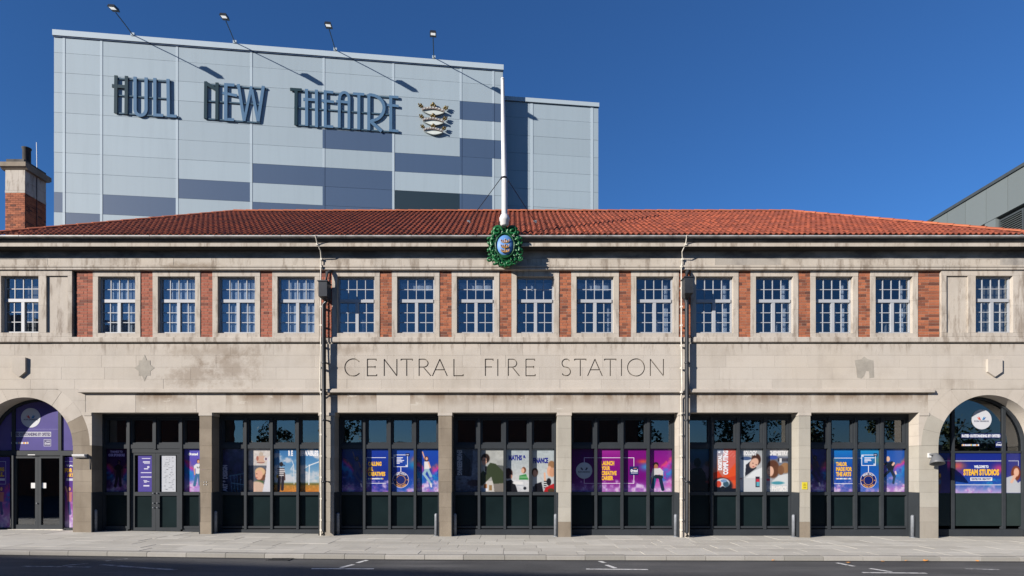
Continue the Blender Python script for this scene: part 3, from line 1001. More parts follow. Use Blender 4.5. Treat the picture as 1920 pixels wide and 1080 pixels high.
outer.build('rear_wall', M['brick_dull'], FS)
M['pale_backing'] = mat_plain('pale_grey_sheet', (.62, .64, .67), .9, wear=.15)
# what stands in the rooms near the glass
def blind(i, u0, u1, v0, v1, mat='curtain', name='curtain', yb=.30):
    x0 = WC[i] - WW / 2; H = WZ1 - WZ0
    n = 7 if name != 'pale_pane_sheet' else 14; vs = []; fs = []
    for k in range(n + 1):
        x = x0 + WW * (u0 + (u1 - u0) * k / n)
        y = yb + (.02 if k % 2 else 0)
        vs += [(x, y, WZ0 + H * v0), (x, y, WZ0 + H * v1)]
    fs = [(2 * k, 2 * k + 2, 2 * k + 3, 2 * k + 1) for k in range(n)]
    MB().add(vs, fs).build(name, M[mat], FS)
for i in (9, 10, 11, 12, 13): blind(i, .80, .93, .04, .95)
blind(8, .86, .94, .05, .6); blind(12, .62, .70, .08, .5); blind(13, .6, .66, .1, .48)
for i in (4, 9, 10): blind(i, .60, .72, .05, .28, 'curtain', 'paper_sheet')
for i in (0, 1, 2, 3): blind(i, .05, .95, -.02, 1.02, 'pale_backing', 'pale_pane_sheet', .205)  # pale sheets added behind the left panes to imitate their pale sky reflection
for i in range(14):
    if i in (5, 6, 7, 8, 2, 3): blind(i, .06, .94, .80, .94, 'curtain', 'roller_blind')

# ------------------------------------------------------------------ ground floor glazing
FY, GY = .46, .575                                    # frame face and glass
ZT = lambda py: Z(py, FY)
Z_HEAD, Z_TR1, Z_TR0, Z_S1, Z_S0, Z_B1, Z_B0 = Z_LINT + .02, ZT(833.5), ZT(841), ZT(922.5), ZT(928.5), ZT(986.5), ZT(990.5)
def ring(mb, x0, x1, z0, z1, w, y0, y1):
    mb.box(x0, x0 + w, y0, y1, z0, z1).box(x1 - w, x1, y0, y1, z0, z1).box(x0 + w, x1 - w, y0, y1, z0, z0 + w).box(x0 + w, x1 - w, y0, y1, z1 - w, z1)
    return mb
MW = .037
LIGHTS = {}
def screen(bi, x0, x1, door=False):
    fr = MB()
    fr.box(x0 + .002, x0 + .055, FY, .66, -.3, Z_HEAD).box(x1 - .055, x1 - .002, FY, .66, -.3, Z_HEAD).box(x0 + .055, x1 - .055, FY, .66, ZT(783), Z_HEAD)
    s = fr.build('glazed_screen', M['frame'], FS)
    xs = [x0 + (x1 - x0) * k / 4 for k in range(5)]
    xs[0] += .03; xs[4] -= .03
    LIGHTS[bi] = xs
    for k in (1, 2, 3):
        zb = Z_B0 - .03 if not (door and k == 2) else Z_TR0 - .02
        MB().box(xs[k] - MW, xs[k] + MW, FY - .01, .66, zb, ZT(783) - .001).build('mullion', M['frame'], s)
    for k in range(4):
        a, b = xs[k] + (MW if k else .025) + .001, xs[k + 1] - (MW if k < 3 else .025) - .001
        is_door = door and k in (1, 2)
        MB().box(a, b, FY + .012, .655, Z_TR0, Z_TR1).build('transom', M['frame'], s)
        sash = ring(MB(), a, b, Z_TR1 + .001, ZT(783) - .002, .055, FY + .04, .645)
        sash = sash.build('sash', M['frame'], s)
        ring(MB(), a + .056, b - .056, Z_TR1 + .057, ZT(783) - .058, .016, GY - .03, .64).build('sash_bead', M['frame'], s)
        MB().box(a + .05, b - .05, GY, GY + .008, Z_TR1 + .05, ZT(783) - .05).build('pane', M['glass_dark'], s)
        if is_door: continue
        MB().box(a, b, GY, GY + .008, Z_S1 - .005, Z_TR0 + .005).build('pane', M['glass_dark'], s)
        MB().box(a, b, FY + .014, .655, Z_S0, Z_S1).build('sill_bar', M['frame'], s)
        MB().box(a, b, GY - .005, .655, Z_B1, Z_S0).build('lower_panel', M['panel_dark'], s)
        MB().box(a, b, FY + .02, .655, Z_B0, Z_B1).build('bottom_rail', M['frame'], s)
        if door: MB().box(a, b, FY + .03, .655, -.3, Z_B0 - .001).build('kick_plate', M['frame'], s)
    if not door:
        MB().box(x0 + .056, x1 - .056, FY + .005, .655, -.3, Z_B0 - .031).build('kick_plate', M['frame'], s)
    else:
        zd1 = ZT(849)
        MB().box(xs[1] + MW + .001, xs[3] - MW - .001, FY + .03, .65, zd1, Z_TR0 - .001).build('door_head', M['frame'], s)
        for k in (1, 2):
            a, b = (xs[1] + MW + .004, xs[2] - .003) if k == 1 else (xs[2] + .003, xs[3] - MW - .004)
            lf = MB()
            st = .115
            lf.box(a, a + st, FY + .05, .60, G(a) + .01, zd1 - .004).box(b - st, b, FY + .05, .60, G(a) + .01, zd1 - .004)
            lf.box(a + st, b - st, FY + .05, .60, zd1 - .07, zd1 - .004).box(a + st, b - st, FY + .05, .60, Z_S0 - .02, Z_S1).box(a + st, b - st, FY + .05, .60, G(a) + .01, Z_B0 + .02)
            lf.build('door_leaf', M['frame'], s)
            MB().box(a + st - .005, b - st + .005, GY - .02, GY - .012, Z_S1 - .005, zd1 - .06).build('pane', M['glass_dark'], s)
            MB().box(a + st - .005, b - st + .005, GY - .02, .6, Z_B0, Z_S0 - .01).build('lower_panel', M['panel_dark'], s)
            hx = (b - st * .5) if k == 1 else (a + st * .5)
            for py in (925, 943.5, 952):
                MB().lathe([(.0, -.035), (.018, -.035), (.02, -.005), (.02, .01)], (hx, FY + .05, ZT(py)), 8, 'y').build('door_knob', M['steel'], s)
    return s
for i, (a, b) in enumerate(BAYS):
    screen(i, X(a), X(b), i == 0)
# dark void behind the ground floor glass, and dark lining panels at the foot of each reveal
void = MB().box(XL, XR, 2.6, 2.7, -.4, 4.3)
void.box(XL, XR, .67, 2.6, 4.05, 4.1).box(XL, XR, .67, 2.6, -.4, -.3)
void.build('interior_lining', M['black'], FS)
for a, b in BAYS:
    for x, s in ((X(a), 1), (X(b), -1)):
        MB().box(x - s * .012, x + s * .012, -.008, FY - .012, -.3, Z(923.5)).build('reveal_panel', M['frame'], FS)

# arched end openings
def arch_poly(c, r, x0, x1, z0, n=14):
    """outline between x0 and x1 from z0 up to the arch."""
    pts = [(x0, z0), (x1, z0)]
    for i in range(n + 1):
        x = x1 + (x0 - x1) * i / n
        d = max(0.0, r * r - (x - c) ** 2)
        pts.append((x, ZSP + math.sqrt(d)))
    return pts
def arch_screen(c, r, m0, m1, left):
    r2 = r - .002
    fr = MB()
    n = 24                                             # curved outer frame
    w = .06
    for i in range(n):
        a0, a1 = math.pi * i / n, math.pi * (i + 1) / n
        q = [(c + rr * math.cos(a), ZSP + rr * math.sin(a)) for rr, a in ((r2, a0), (r2, a1), (r2 - w, a1), (r2 - w, a0))]
        fr.prism(q, FY + .02, .66)
    fr.box(c - r2, c - r2 + w, FY + .02, .66, -.3, ZSP - .001).box(c + r2 - w, c + r2, FY + .02, .66, -.3, ZSP - .001)
    s = fr.build('arched_screen', M['frame'], FS)
    ztr = (ZT(854), ZT(845)) if left else (ZT(849), ZT(845.5))
    MB().box(c - r2 + w, c + r2 - w, GY - .04, .655, *ztr).build('transom', M['frame'], s)
    for m in (m0, m1):
        top = ZSP + math.sqrt(max(0, (r2 - .03) ** 2 - (m - c) ** 2))
        MB().box(m - .046, m + .046, GY - .045, .655, ztr[1] + .001, top).build('mullion', M['frame'], s)
    edges = [c - r2 + .01, m0 - .051, m0 + .051, m1 - .051, m1 + .051, c + r2 - .01]
    for a, b in ((0, 1), (2, 3), (4, 5)):
        MB().prism(arch_poly(c, r2 - .02, edges[a], edges[b], ztr[1] - .004), GY, GY + .008).build('pane', M['glass_dark'], s)
    if not left:
        for m in (m0, m1): MB().box(m - .046, m + .046, GY - .045, .655, Z_B0 - .03, ztr[0] - .001).build('mullion', M['frame'], s)
        for a, b in ((0, 1), (2, 3), (4, 5)):
            x0, x1 = edges[a] + (.05 if a == 0 else 0), edges[b] - (.05 if b == 5 else 0)
            MB().box(x0, x1, GY, GY + .008, Z_S1 - .01, ztr[0] + .004).build('pane', M['glass_dark'], s)
            MB().box(x0, x1, GY - .005, .655, Z_B1, ZT(925)).build('lower_panel', M['panel_dark2'], s)
        MB().box(c - r2 + w + .001, c + r2 - w - .001, FY + .005, .65, -.3, Z_B0 - .031).build('kick_plate', M['frame'], s)
    return s, edges, ztr
M['panel_dark2'] = mat_plain('grey_green_panel', (.022, .034, .034), .30, 0, .08, wear=.15, scale=1.2)
FX = lambda px: X(px, FY)
sR, eR, zR = arch_screen(ACR, ARR, FX(1790.5), FX(1886.5), False)
sL, eL, zL = arch_screen(ACL, ARL, FX(21), FX(108.5), True)
# double doors of the left arch
dz1 = ZT(854) - .002
x0, x1 = FX(23), FX(113.5)
for a in (x0 - .03, x1): MB().box(a - .02, a + .05, FY + .01, .655, -.1, dz1).build('door_post', M['frame'], sL)
xm = (x0 + .02 + x1) / 2
for k in (0, 1):
    a, b = (x0 + .022, xm - .003) if k == 0 else (xm + .003, x1 - .022)
    st = .085
    zb = G(a) + .01
    zt = dz1 - .02
    lf = MB()
    lf.box(a, a + (.05 if k == 0 else st), FY + .05, .60, zb, zt).box(b - (st if k == 0 else .05), b, FY + .05, .60, zb, zt)
    i0, i1 = a + (.05 if k == 0 else st), b - (st if k == 0 else .05)
    lf.box(i0, i1, FY + .05, .60, zt - .06, zt).box(i0, i1, FY + .05, .60, zb, zb + .13)
    lf.build('door_leaf', M['frame'], sL)
    MB().box(i0 - .005, i1 + .005, GY - .02, GY - .012, zb + .12, zt - .05).build('pane', M['glass_dark'], sL)
    px0, px1 = (54, 63) if k == 0 else (73, 82.5)
    MB().box(FX(px0), FX(px1), GY - .03, GY - .021, ZT(915.5), ZT(905.5)).build('door_notice', M['white'], sL)
MB().lathe([(.0, -.03), (.02, -.03), (.02, .0)], (xm - .02, FY + .05, ZT(944)), 8, 'y').build('door_lock', M['steel'], sL)
MB().box(FX(53), FX(66.5), FY - .02, FY + .02, ZT(853.5), ZT(852)).build('door_closer', M['white'], sL)
for a, b in ((FX(117.5), ACL + ARL - .06), (ACL - ARL + .06, FX(19))):
    MB().box(a, b, GY, GY + .008, ZT(990), ZT(855)).build('pane', M['glass_dark'], sL)
    MB().box(a, b, FY + .03, .655, -.1, ZT(990)).build('bottom_rail', M['frame'], sL)
MB().box(x0 - .1, x1 + .1, FY - .05, .66, -.1, G(-14) + .02).build('threshold', M['white_cable'], sL)

# ------------------------------------------------------------------ posters: flat print on thin film, with raised lettering
t = NT('printed_film')
at = t.node('ShaderNodeVertexColor'); at.layer_name = 'print'
M['print'] = t.done(at.outputs['Color'], .22, 0, .5)
INK = {}
def ink(rgb):
    k = tuple(rgb)
    if k not in INK:
        INK[k] = mat_plain('ink_%d_%d_%d' % k, tuple(x * .74 for x in lin(k)), .35, wear=.03)
    return INK[k]

_lat = RNG.rand(64, 64)
def vnoise(x, y):
    xi, yi = np.floor(x).astype(int), np.floor(y).astype(int)
    fx, fy = x - xi, y - yi
    fx, fy = fx * fx * (3 - 2 * fx), fy * fy * (3 - 2 * fy)
    g = lambda i, j: _lat[i % 64, j % 64]
    return (g(xi, yi) * (1 - fx) + g(xi + 1, yi) * fx) * (1 - fy) + (g(xi, yi + 1) * (1 - fx) + g(xi + 1, yi + 1) * fx) * fy
def fbm(x, y, o=4):
    s = 0; a = .5
    for k in range(o):
        s = s + a * vnoise(x * 2 ** k + 7 * k, y * 2 ** k + 3 * k); a *= .5
    return s / (1 - .5 ** o)
def sst(a, b, x):
    q = np.clip((x - a) / (b - a), 0, 1); return q * q * (3 - 2 * q)

class Paint:
    """paints a print on a fine grid; coordinates in photo pixels from the top left corner."""
    def __init__(s, w, h, bgc):
        s.w, s.h = w, h
        s.nx, s.ny = max(2, int(w * 1.5)), max(2, int(h * 1.5))
        s.x, s.y = np.meshgrid(np.linspace(0, w, s.nx + 1), np.linspace(0, h, s.ny + 1))
        s.c = np.zeros(s.x.shape + (3,)) + np.array(bgc, float)
    def blend(s, m, col):
        m = np.clip(m, 0, 1)[..., None]
        s.c = s.c * (1 - m) + np.asarray(col, float) * m
        return s
    def ell(s, cx, cy, rx, ry, col, soft=.15, op=1.0, rot=0):
        dx, dy = s.x - cx, s.y - cy
        if rot:
            a = math.radians(rot); dx, dy = dx * math.cos(a) + dy * math.sin(a), -dx * math.sin(a) + dy * math.cos(a)
        d = np.sqrt((dx / rx) ** 2 + (dy / ry) ** 2)
        return s.blend((1 - sst(1 - soft, 1 + soft, d)) * op, col)
    def poly(s, pts, col, op=1.0):
        ins = np.zeros(s.x.shape, bool)
        n = len(pts)
        for i in range(n):
            x0, y0 = pts[i]; x1, y1 = pts[(i + 1) % n]
            if y0 == y1: continue
            cr = ((y0 > s.y) != (y1 > s.y)) & (s.x < (x1 - x0) * (s.y - y0) / (y1 - y0) + x0)
            ins ^= cr
        ins = ins.astype(float)
        p = np.pad(ins, 1, mode='edge')
        ins = (p[1:-1, 1:-1] * 2 + p[:-2, 1:-1] + p[2:, 1:-1] + p[1:-1, :-2] + p[1:-1, 2:]) / 6
        return s.blend(ins * op, col)
    def rect(s, x0, y0, x1, y1, col, op=1.0): return s.blend(((s.x >= x0) & (s.x <= x1) & (s.y >= y0) & (s.y <= y1)) * op, col)
    def limb(s, a, b, w, col, op=1.0):
        ax, ay = a; bx, by = b
        dx, dy = bx - ax, by - ay
        q = np.clip(((s.x - ax) * dx + (s.y - ay) * dy) / max(dx * dx + dy * dy, 1e-6), 0, 1)
        d = np.hypot(s.x - ax - q * dx, s.y - ay - q * dy)
        return s.blend((1 - sst(w - .6, w + .6, d)) * op, col)
    def vgrad(s, stops):
        ys_ = [q[0] * s.h for q in stops]
        for k in range(3): s.c[..., k] = np.interp(s.y, ys_, [q[1][k] for q in stops])
        return s
    def grain(s, amt, sc=.5, seed=0):
        n = fbm(s.x * sc + seed * 9.1, s.y * sc + seed * 5.3) - .5
        s.c = np.clip(s.c * (1 + amt * n[..., None] * 2), 0, 255); return s
    def cosmic(s, seed, fx=None, top=35):
        """night blue or purple with rainbow smoke swinging out to both sides and pale smoke along the foot."""
        n = fbm(s.x * .09 + seed * 3.1, s.y * .09 + seed)
        n2 = fbm(s.x * .2 + seed, s.y * .2 + 4)
        cx = s.w / 2 if fx is None else fx
        dx = np.abs(s.x - cx)
        line = top + 14 - dx * .85 + (n - .5) * 16
        for off, th_, col, op in ((-7, 5, (230, 130, 60), .55), (-3, 5, (225, 50, 140), .85), (3, 6, (170, 50, 190), .7), (10, 8, (30, 150, 210), .8), (18, 10, (20, 110, 190), .55)):
            s.blend(np.exp(-((s.y - line - off) / th_) ** 2) * op * sst(.2, .6, n2) * sst(3, 14, dx), col)
        return s.smoke(seed)
    def smoke(s, seed, y0=.80):
        n = fbm(s.x * .13 + seed * 2.3, s.y * .13 + 8)
        m = sst(y0 - .14, y0 + .2, s.y / s.h + (n - .5) * .45)
        s.blend(m * .85, (178, 140, 205))
        s.blend(m * sst(.45, .75, n) * .8, (225, 210, 235))
        s.blend(m * sst(.55, .85, fbm(s.x * .2 + seed, s.y * .2)) * .6, (190, 60, 170)); return s

def film(name, label, x0, x1, z0, z1, y, P, group=None, parent=None, disc=False, clip=None):
    """a thin film carrying the print P, as one top-level thing (or a part)."""
    mb = MB()
    nx, ny = P.nx, P.ny
    xs = np.linspace(x0, x1, nx + 1); zs = np.linspace(z1, z0, ny + 1)
    v = [(xx, y, zz) for zz in zs for xx in xs]
    W = nx + 1
    f = [(j * W + i, (j + 1) * W + i, (j + 1) * W + i + 1, j * W + i + 1) for j in range(ny) for i in range(nx)]
    keep = f
    if clip: keep = [q for q in f if clip(sum(v[i][0] for i in q) / 4, sum(v[i][2] for i in q) / 4)]
    me_b = MB().add(v, keep)
    n0 = len(me_b.v)
    if not clip: me_b.box(x0, x1, y + .0008, y + .003, z0, z1)
    loc = (x0, y, z0)
    o = me_b.build(name, M['print'], parent, loc)
    ca = o.data.color_attributes.new('print', 'FLOAT_COLOR', 'POINT')
    col = np.ones((len(o.data.vertices), 4))
    c = np.clip(P.c, 0, 255).reshape(-1, 3) / 255
    c = np.where(c <= .04045, c / 12.92, ((c + .055) / 1.055) ** 2.4)
    col[:n0, :3] = c * .55; col[n0:, :3] = .2
    ca.data.foreach_set('color', col.ravel())
    if parent is None: props(o, label, 'poster', group)
    return o

_fc = {}
def text_geo(s, bold):
    k = (s, bold)
    if k not in _fc:
        cu = bpy.data.curves.new('t', 'FONT'); cu.body = s; cu.resolution_u = 2; cu.offset = bold; cu.fill_mode = 'FRONT'
        ob = bpy.data.objects.new('t', cu)
        me = bpy.data.meshes.new_from_object(ob)
        v = np.array([q.co[:2] for q in me.vertices]); f = [tuple(p.vertices) for p in me.polygons]
        bpy.data.objects.remove(ob); bpy.data.curves.remove(cu); bpy.data.meshes.remove(me)
        mn, mx = v.min(0), v.max(0)
        _fc[k] = ((v - mn) / (mx - mn), f)
    return _fc[k]
def lettering(s, x0, x1, y0, y1, rgb, y, parent, bold=.055, rot=0, plane=None, name='lettering'):
    """words set to fill a box given in photo pixels at depth y."""
    v, f = text_geo(s, bold)
    if rot == 90: v = np.stack([1 - v[:, 1], v[:, 0]], 1)          # reads upwards
    if rot == -90: v = np.stack([v[:, 1], 1 - v[:, 0]], 1)
    a, b, zt, zb = X(x0, y), X(x1, y), Z(y0, y), Z(y1, y)
    vs = [(a + (b - a) * q[0], y, zb + (zt - zb) * q[1]) for q in v]
    return MB().add(vs, f).build(name, ink(rgb), parent, None)
def bar(x0, x1, y0, y1, rgb, y, parent, name='printed_line'):
    return MB().box(X(x0, y), X(x1, y), y, y + .001, Z(y1, y), Z(y0, y)).build(name, ink(rgb), parent)
def line_rect(x0, x1, y0, y1, w, rgb, y, parent, sides='lrtb'):
    mb = MB()
    a, b, t_, bt = X(x0, y), X(x1, y), Z(y0, y), Z(y1, y)
    w = w / 64
    if 't' in sides: mb.box(a, b, y, y + .001, t_ - w, t_)
    if 'b' in sides: mb.box(a, b, y, y + .001, bt, bt + w)
    if 'l' in sides: mb.box(a, a + w, y, y + .001, bt + w, t_ - w)
    if 'r' in sides: mb.box(b - w, b, y, y + .001, bt + w, t_ - w)
    return mb.build('printed_border', ink(rgb), parent)
def disc(cx, cy, r, rgb, y, parent, r2=0, name='printed_disc', thick=.001):
    a, z, rr = X(cx, y), Z(cy, y), r * (D + y) / F
    n = 32
    if not r2:
        vs = [(a + rr * math.cos(2 * math.pi * k / n), y, z + rr * math.sin(2 * math.pi * k / n)) for k in range(n)]
        return MB().add(vs, [tuple(range(n))]).build(name, ink(rgb), parent)
    q = r2 * (D + y) / F
    vs = [(a + R * math.cos(2 * math.pi * k / n), y, z + R * math.sin(2 * math.pi * k / n)) for R in (rr, q) for k in range(n)]
    return MB().add(vs, [(k, (k + 1) % n, n + (k + 1) % n, n + k) for k in range(n)]).build(name, ink(rgb), parent)
def arc_text(s, cx, cy, r, h, a0, a1, rgb, y, parent, flip=False):
    """letters set round a circle, angles in degrees, clockwise from the left for the upper arc."""
    v, f = text_geo(s, .03)
    k = (D + y) / F
    vs = []
    for u, w in v:
        an = math.radians(a0 + (a1 - a0) * u)
        rr = r - h / 2 + h * (w if not flip else 1 - w)
        vs.append((X(cx, y) + rr * k * math.cos(an), y, Z(cy, y) + rr * k * math.sin(an)))
    return MB().add(vs, f).build('lettering', ink(rgb), parent)

YP = GY - .006                                        # film plane just in front of the glass
P_T, P_B = 841.5, 922.0                               # top and bottom of the poster row in photo pixels
def light_px(bi, k):
    xs = LIGHTS[bi]
    a, b = xs[k] + (MW if k else .025), xs[k + 1] - (MW if k < 3 else .025)
    q = lambda xx: 960 + xx * F / (D + YP)
    return q(a) + .4, q(b) - .4
def poster(bi, k, label, fn, bgc, group='posters behind the engine bay glass'):
    a, b = light_px(bi, k)
    P = Paint(b - a, P_B - P_T, bgc)
    P.ox, P.oy = a, P_T
    fn(P)
    o = film('poster', label, X(a, YP), X(b, YP), Z(P_B, YP), Z(P_T, YP), YP, P, group)
    return o
T1, T2, T3, T4 = YP - .0015, YP - .003, YP - .0045, YP - .006
NAVY, DEEP = (24, 52, 150), (20, 36, 110)
YEL, WHT, GOLD = (245, 190, 60), (236, 238, 246), (226, 160, 60)

def jumping(P, cx, s=1.0, top=(205, 205, 215), leg=(150, 185, 200), hair=(90, 50, 30), skin=(225, 170, 145)):
    y = 18 * s
    P.limb((cx - 3, y + 2), (cx - 7.5, y - 12), 1.1, skin)
    P.ell(cx, y + 1, 3.9, 5.2, hair); P.ell(cx + .2, y + .5, 2.2, 2.9, skin)
    P.poly([(cx - 4, y + 6), (cx + 5, y + 6), (cx + 6, y + 20), (cx - 4, y + 21)], top)
    P.limb((cx + 4, y + 8), (cx + 7, y + 17), 1.3, skin)
    P.limb((cx - 1, y + 22), (cx - 5, y + 29), 2.6, leg); P.limb((cx - 5, y + 29), (cx + 3, y + 40), 2.1, leg)
    P.limb((cx + 3, y + 22), (cx + 8, y + 33), 2.5, leg); P.limb((cx + 3, y + 40), (cx + 9, y + 49), 1.9, leg)
    P.limb((cx + 8, y + 48), (cx + 9, y + 53), 1.4, (235, 225, 235))

def fig_stand(P, cx, y, hair=(70, 40, 30), shirt=(222, 224, 230), legs=(60, 110, 150), skin=(215, 160, 135)):
    P.ell(cx, y + 3.2, 2.9, 4.0, hair); P.ell(cx + .2, y + 4, 2.1, 3.2, skin)
    P.poly([(cx - 3.5, y + 8), (cx + 3.5, y + 8), (cx + 7.5, y + 12), (cx + 6.5, y + 19), (cx + 4, y + 16), (cx + 4, y + 28), (cx - 5, y + 28), (cx - 4.5, y + 16), (cx - 8, y + 19), (cx - 8.5, y + 12)], shirt)
    P.limb((cx - 7.5, y + 18), (cx - 6.5, y + 28), 1.2, skin); P.limb((cx + 5.8, y + 18), (cx + 6.5, y + 31), 1.2, skin)
    P.limb((cx - 3, y + 29), (cx - 7, y + 48), 2.6, legs); P.limb((cx + 2, y + 29), (cx + 3, y + 47), 2.6, legs)
    P.limb((cx - 2, y + 14), (cx - 1, y + 16), .6, (40, 40, 50)); P.limb((cx + 2, y + 14), (cx + 1, y + 16), .6, (40, 40, 50))

# --- bay 1: sponsors
def f(P):
    P.cosmic(1, 22, 40); fig_stand(P, 23, 22, (25, 20, 30), (30, 22, 40), (40, 30, 60), (90, 60, 70))
    P.c *= .8
o = poster(0, 0, 'dark purple poster thanking sponsors, beside the dark doorway at the far left bay', f, (60, 26, 84))
lettering('THANKS TO', 206.6, 230, 844.8, 849, (176, 160, 215), T1, o); lettering('OUR SPONSORS', 203, 233.8, 850.5, 856, (176, 160, 215), T1, o)
def doorsheet(label, px0, px1, fn, bgc, py0=851.5, py1=922):
    P = Paint(px1 - px0, py1 - py0, bgc); fn(P)
    y = GY - .03
    return film('poster', label, X(px0, y), X(px1, y), Z(py1, y), Z(py0, y), y, P, 'sheets on the double door')
TD = GY - .0315
o = doorsheet('narrow violet sheet of white sponsor lines on the left leaf of the double door', 259, 287.5, lambda P: P.grain(.05), (88, 78, 160))
for yy, x0, x1, h in ((859, 266, 282, 1.3), (865, 268, 281, 2.4), (868.5, 270, 281, 1), (874, 276, 280, 3.4), (878, 270, 278, 2), (885.5, 264, 284, 1.5), (893.5, 264, 284, 1.8), (900.5, 269, 276, 1.2), (902.3, 270, 280, 1.2), (904, 270, 275, 1), (909.5, 269, 280, 2.6)):
    bar(x0, x1, yy, yy + h, (214, 212, 232), TD, o)
o = doorsheet('tall white sheet listing many small names on the right leaf of the double door', 302.5, 329.5, lambda P: P.grain(.03), (206, 210, 218))
yy = 858
while yy < 918:
    n = RNG.randint(2, 5); xs_ = np.sort(RNG.uniform(306, 325, n))
    for q in xs_: bar(q, min(327, q + RNG.uniform(1.5, 4)), yy, yy + RNG.uniform(.5, 1.1), (120, 124, 136) if RNG.rand() < .85 else (50, 52, 60), TD, o)
    yy += 3.1
def f(P):
    P.vgrad([(0, (92, 90, 190)), (.3, (96, 80, 180)), (.6, (90, 100, 200)), (1, (190, 170, 225))])
    P.cosmic(4, 26, 34); fig_stand(P, 26, 20)
o = poster(0, 3, 'violet poster of a person in a white T-shirt, right of the double door', f, (90, 90, 190))
lettering('Ørsted', 352.4, 371, 848.6, 854, WHT, T1, o)

# --- bay 2: art, renewables
def f(P):
    P.vgrad([(0, (78, 78, 118)), (.5, (44, 46, 84)), (1, (20, 36, 66))]); P.grain(.5, .12, 2)
    for k in range(6):
        P.limb((14 + k * 6.2, 50), (17 + k * 5.6, 82), .5, (110, 150, 190), .7)
        P.ell(20 + k * 6, 73, 2.8, 6.5, (14, 40, 64), .2, .8)
    P.limb((12, 51), (40, 46), .8, (110, 160, 180), .7); P.limb((16, 64), (44, 68), .8, (110, 160, 190), .8)
    for k in range(25): P.ell(RNG.uniform(12, 44), RNG.uniform(48, 80), .7, .7, (120, 200, 230), .5, .5)
o = poster(1, 0, 'dark blue poster with upright lettering ART and DESIGN behind the left glass of its bay', f, (50, 50, 90))
lettering('ART & DESIGN', 417, 426.6, 872, 921.5, (170, 174, 200), T1, o, rot=90)
def f(P):
    P.rect(0, 0, 60, 31, (206, 200, 196)).rect(0, 31, 60, 82, (92, 96, 108))
    P.grain(.12, .3)
    P.ell(24, 20, 9, 8, (205, 170, 150)); P.ell(17, 18, 2.2, 4.5, (170, 110, 95)); P.ell(33, 19, 4, 4.5, (215, 205, 205)); P.ell(33, 19, 1.8, 2.6, (110, 90, 110)); P.ell(24, 10, 4, 4, (190, 175, 160)); P.rect(16, 25, 30, 26.3, (140, 90, 90))
    P.ell(24, 48, 11, 12, (110, 72, 52)); P.ell(22, 43, 9.5, 8, (216, 180, 140)); P.ell(20, 49, 7, 9, (222, 170, 145)); P.ell(16, 47, 1.2, .8, (60, 40, 40)); P.ell(15.5, 54, 1.8, .8, (170, 80, 80))
    P.ell(20, 63, 9, 4, (70, 96, 60)); P.ell(16, 74, 16, 13, (208, 180, 160)); P.limb((4, 62), (10, 78), 4, (220, 185, 165))
    P.poly([(36, 18), (50, 0), (50, 82), (26, 82), (31, 60)], (214, 214, 222)); P.poly([(44, 0), (50, 0), (50, 18), (38, 24)], (226, 220, 214))
o = poster(1, 1, 'pale poster of a fair haired sculptor and a clay mask', f, (200, 196, 190))
def wind(P):
    P.vgrad([(0, (54, 110, 168)), (.35, (88, 140, 184)), (.7, (150, 178, 196)), (.8, (170, 186, 190)), (.81, (150, 120, 60)), (1, (196, 122, 50))])
    n = fbm(P.x * .06 + P.ox * .06, P.y * .09)
    P.blend(sst(.5, .75, n) * (P.y < 62) * .85, (206, 206, 212))
    P.blend((P.y > 64) * .5 * sst(.4, .7, fbm(P.x * .5, P.y * .5)), (222, 150, 70))
    P.blend(np.exp(-((P.y - 66) / 2.2) ** 2) * .8, (92, 96, 50))
def f(P):
    wind(P)
    x = 13
    for a, b in (((36, 30), (37, 66)), ((36, 30), (31, 38)), ((36, 30), (33, 22))): P.limb(a, b, .7, (214, 218, 224), .9)
    P.ell(x, 29, 3.4, 4.4, (40, 32, 34)); P.limb((x + 2, 30), (x + 6, 31), .9, (40, 32, 34))
    P.poly([(x - 6, 35), (x + 5, 35), (x + 7, 42), (x + 5, 53), (x - 6, 53), (x - 8, 42)], (206, 202, 204))
    for k in range(5): P.rect(x - 7, 36 + k * 3.6, x + 6, 37.7 + k * 3.6, (44, 42, 54), .9 if k < 6 else 0)
    P.ell(x - 7, 52, 2, 3.5, (190, 150, 60)); P.limb((x + 6, 46), (x + 6.5, 58), 1.3, (90, 66, 60))
    P.limb((x - 3, 54), (x - 5, 77), 2.9, (44, 38, 48)); P.limb((x + 3, 54), (x + 2, 76), 2.7, (44, 38, 48))
o = poster(1, 2, 'sky and field poster of a person in a striped top watching wind turbines', f, (120, 160, 190))
lettering('R', 540.6, 544.6, 844.6, 855, WHT, T1, o); lettering('E', 545.8, 549.2, 844.6, 855, WHT, T1, o)
def f(P):
    wind(P)
    P.limb((17, 31), (16, 67), .9, (226, 228, 232)); P.limb((17, 31), (36, 24), .9, (226, 228, 232)); P.limb((17, 31), (3, 40), .7, (200, 208, 216)); P.ell(17, 31, 1.4, 1.4, (236, 236, 240))
o = poster(1, 3, 'poster of one white wind turbine on a dry field, right of the person in stripes', f, (120, 160, 190))
lettering('NEWABLES', 559, 597, 844.6, 855, WHT, T1, o)

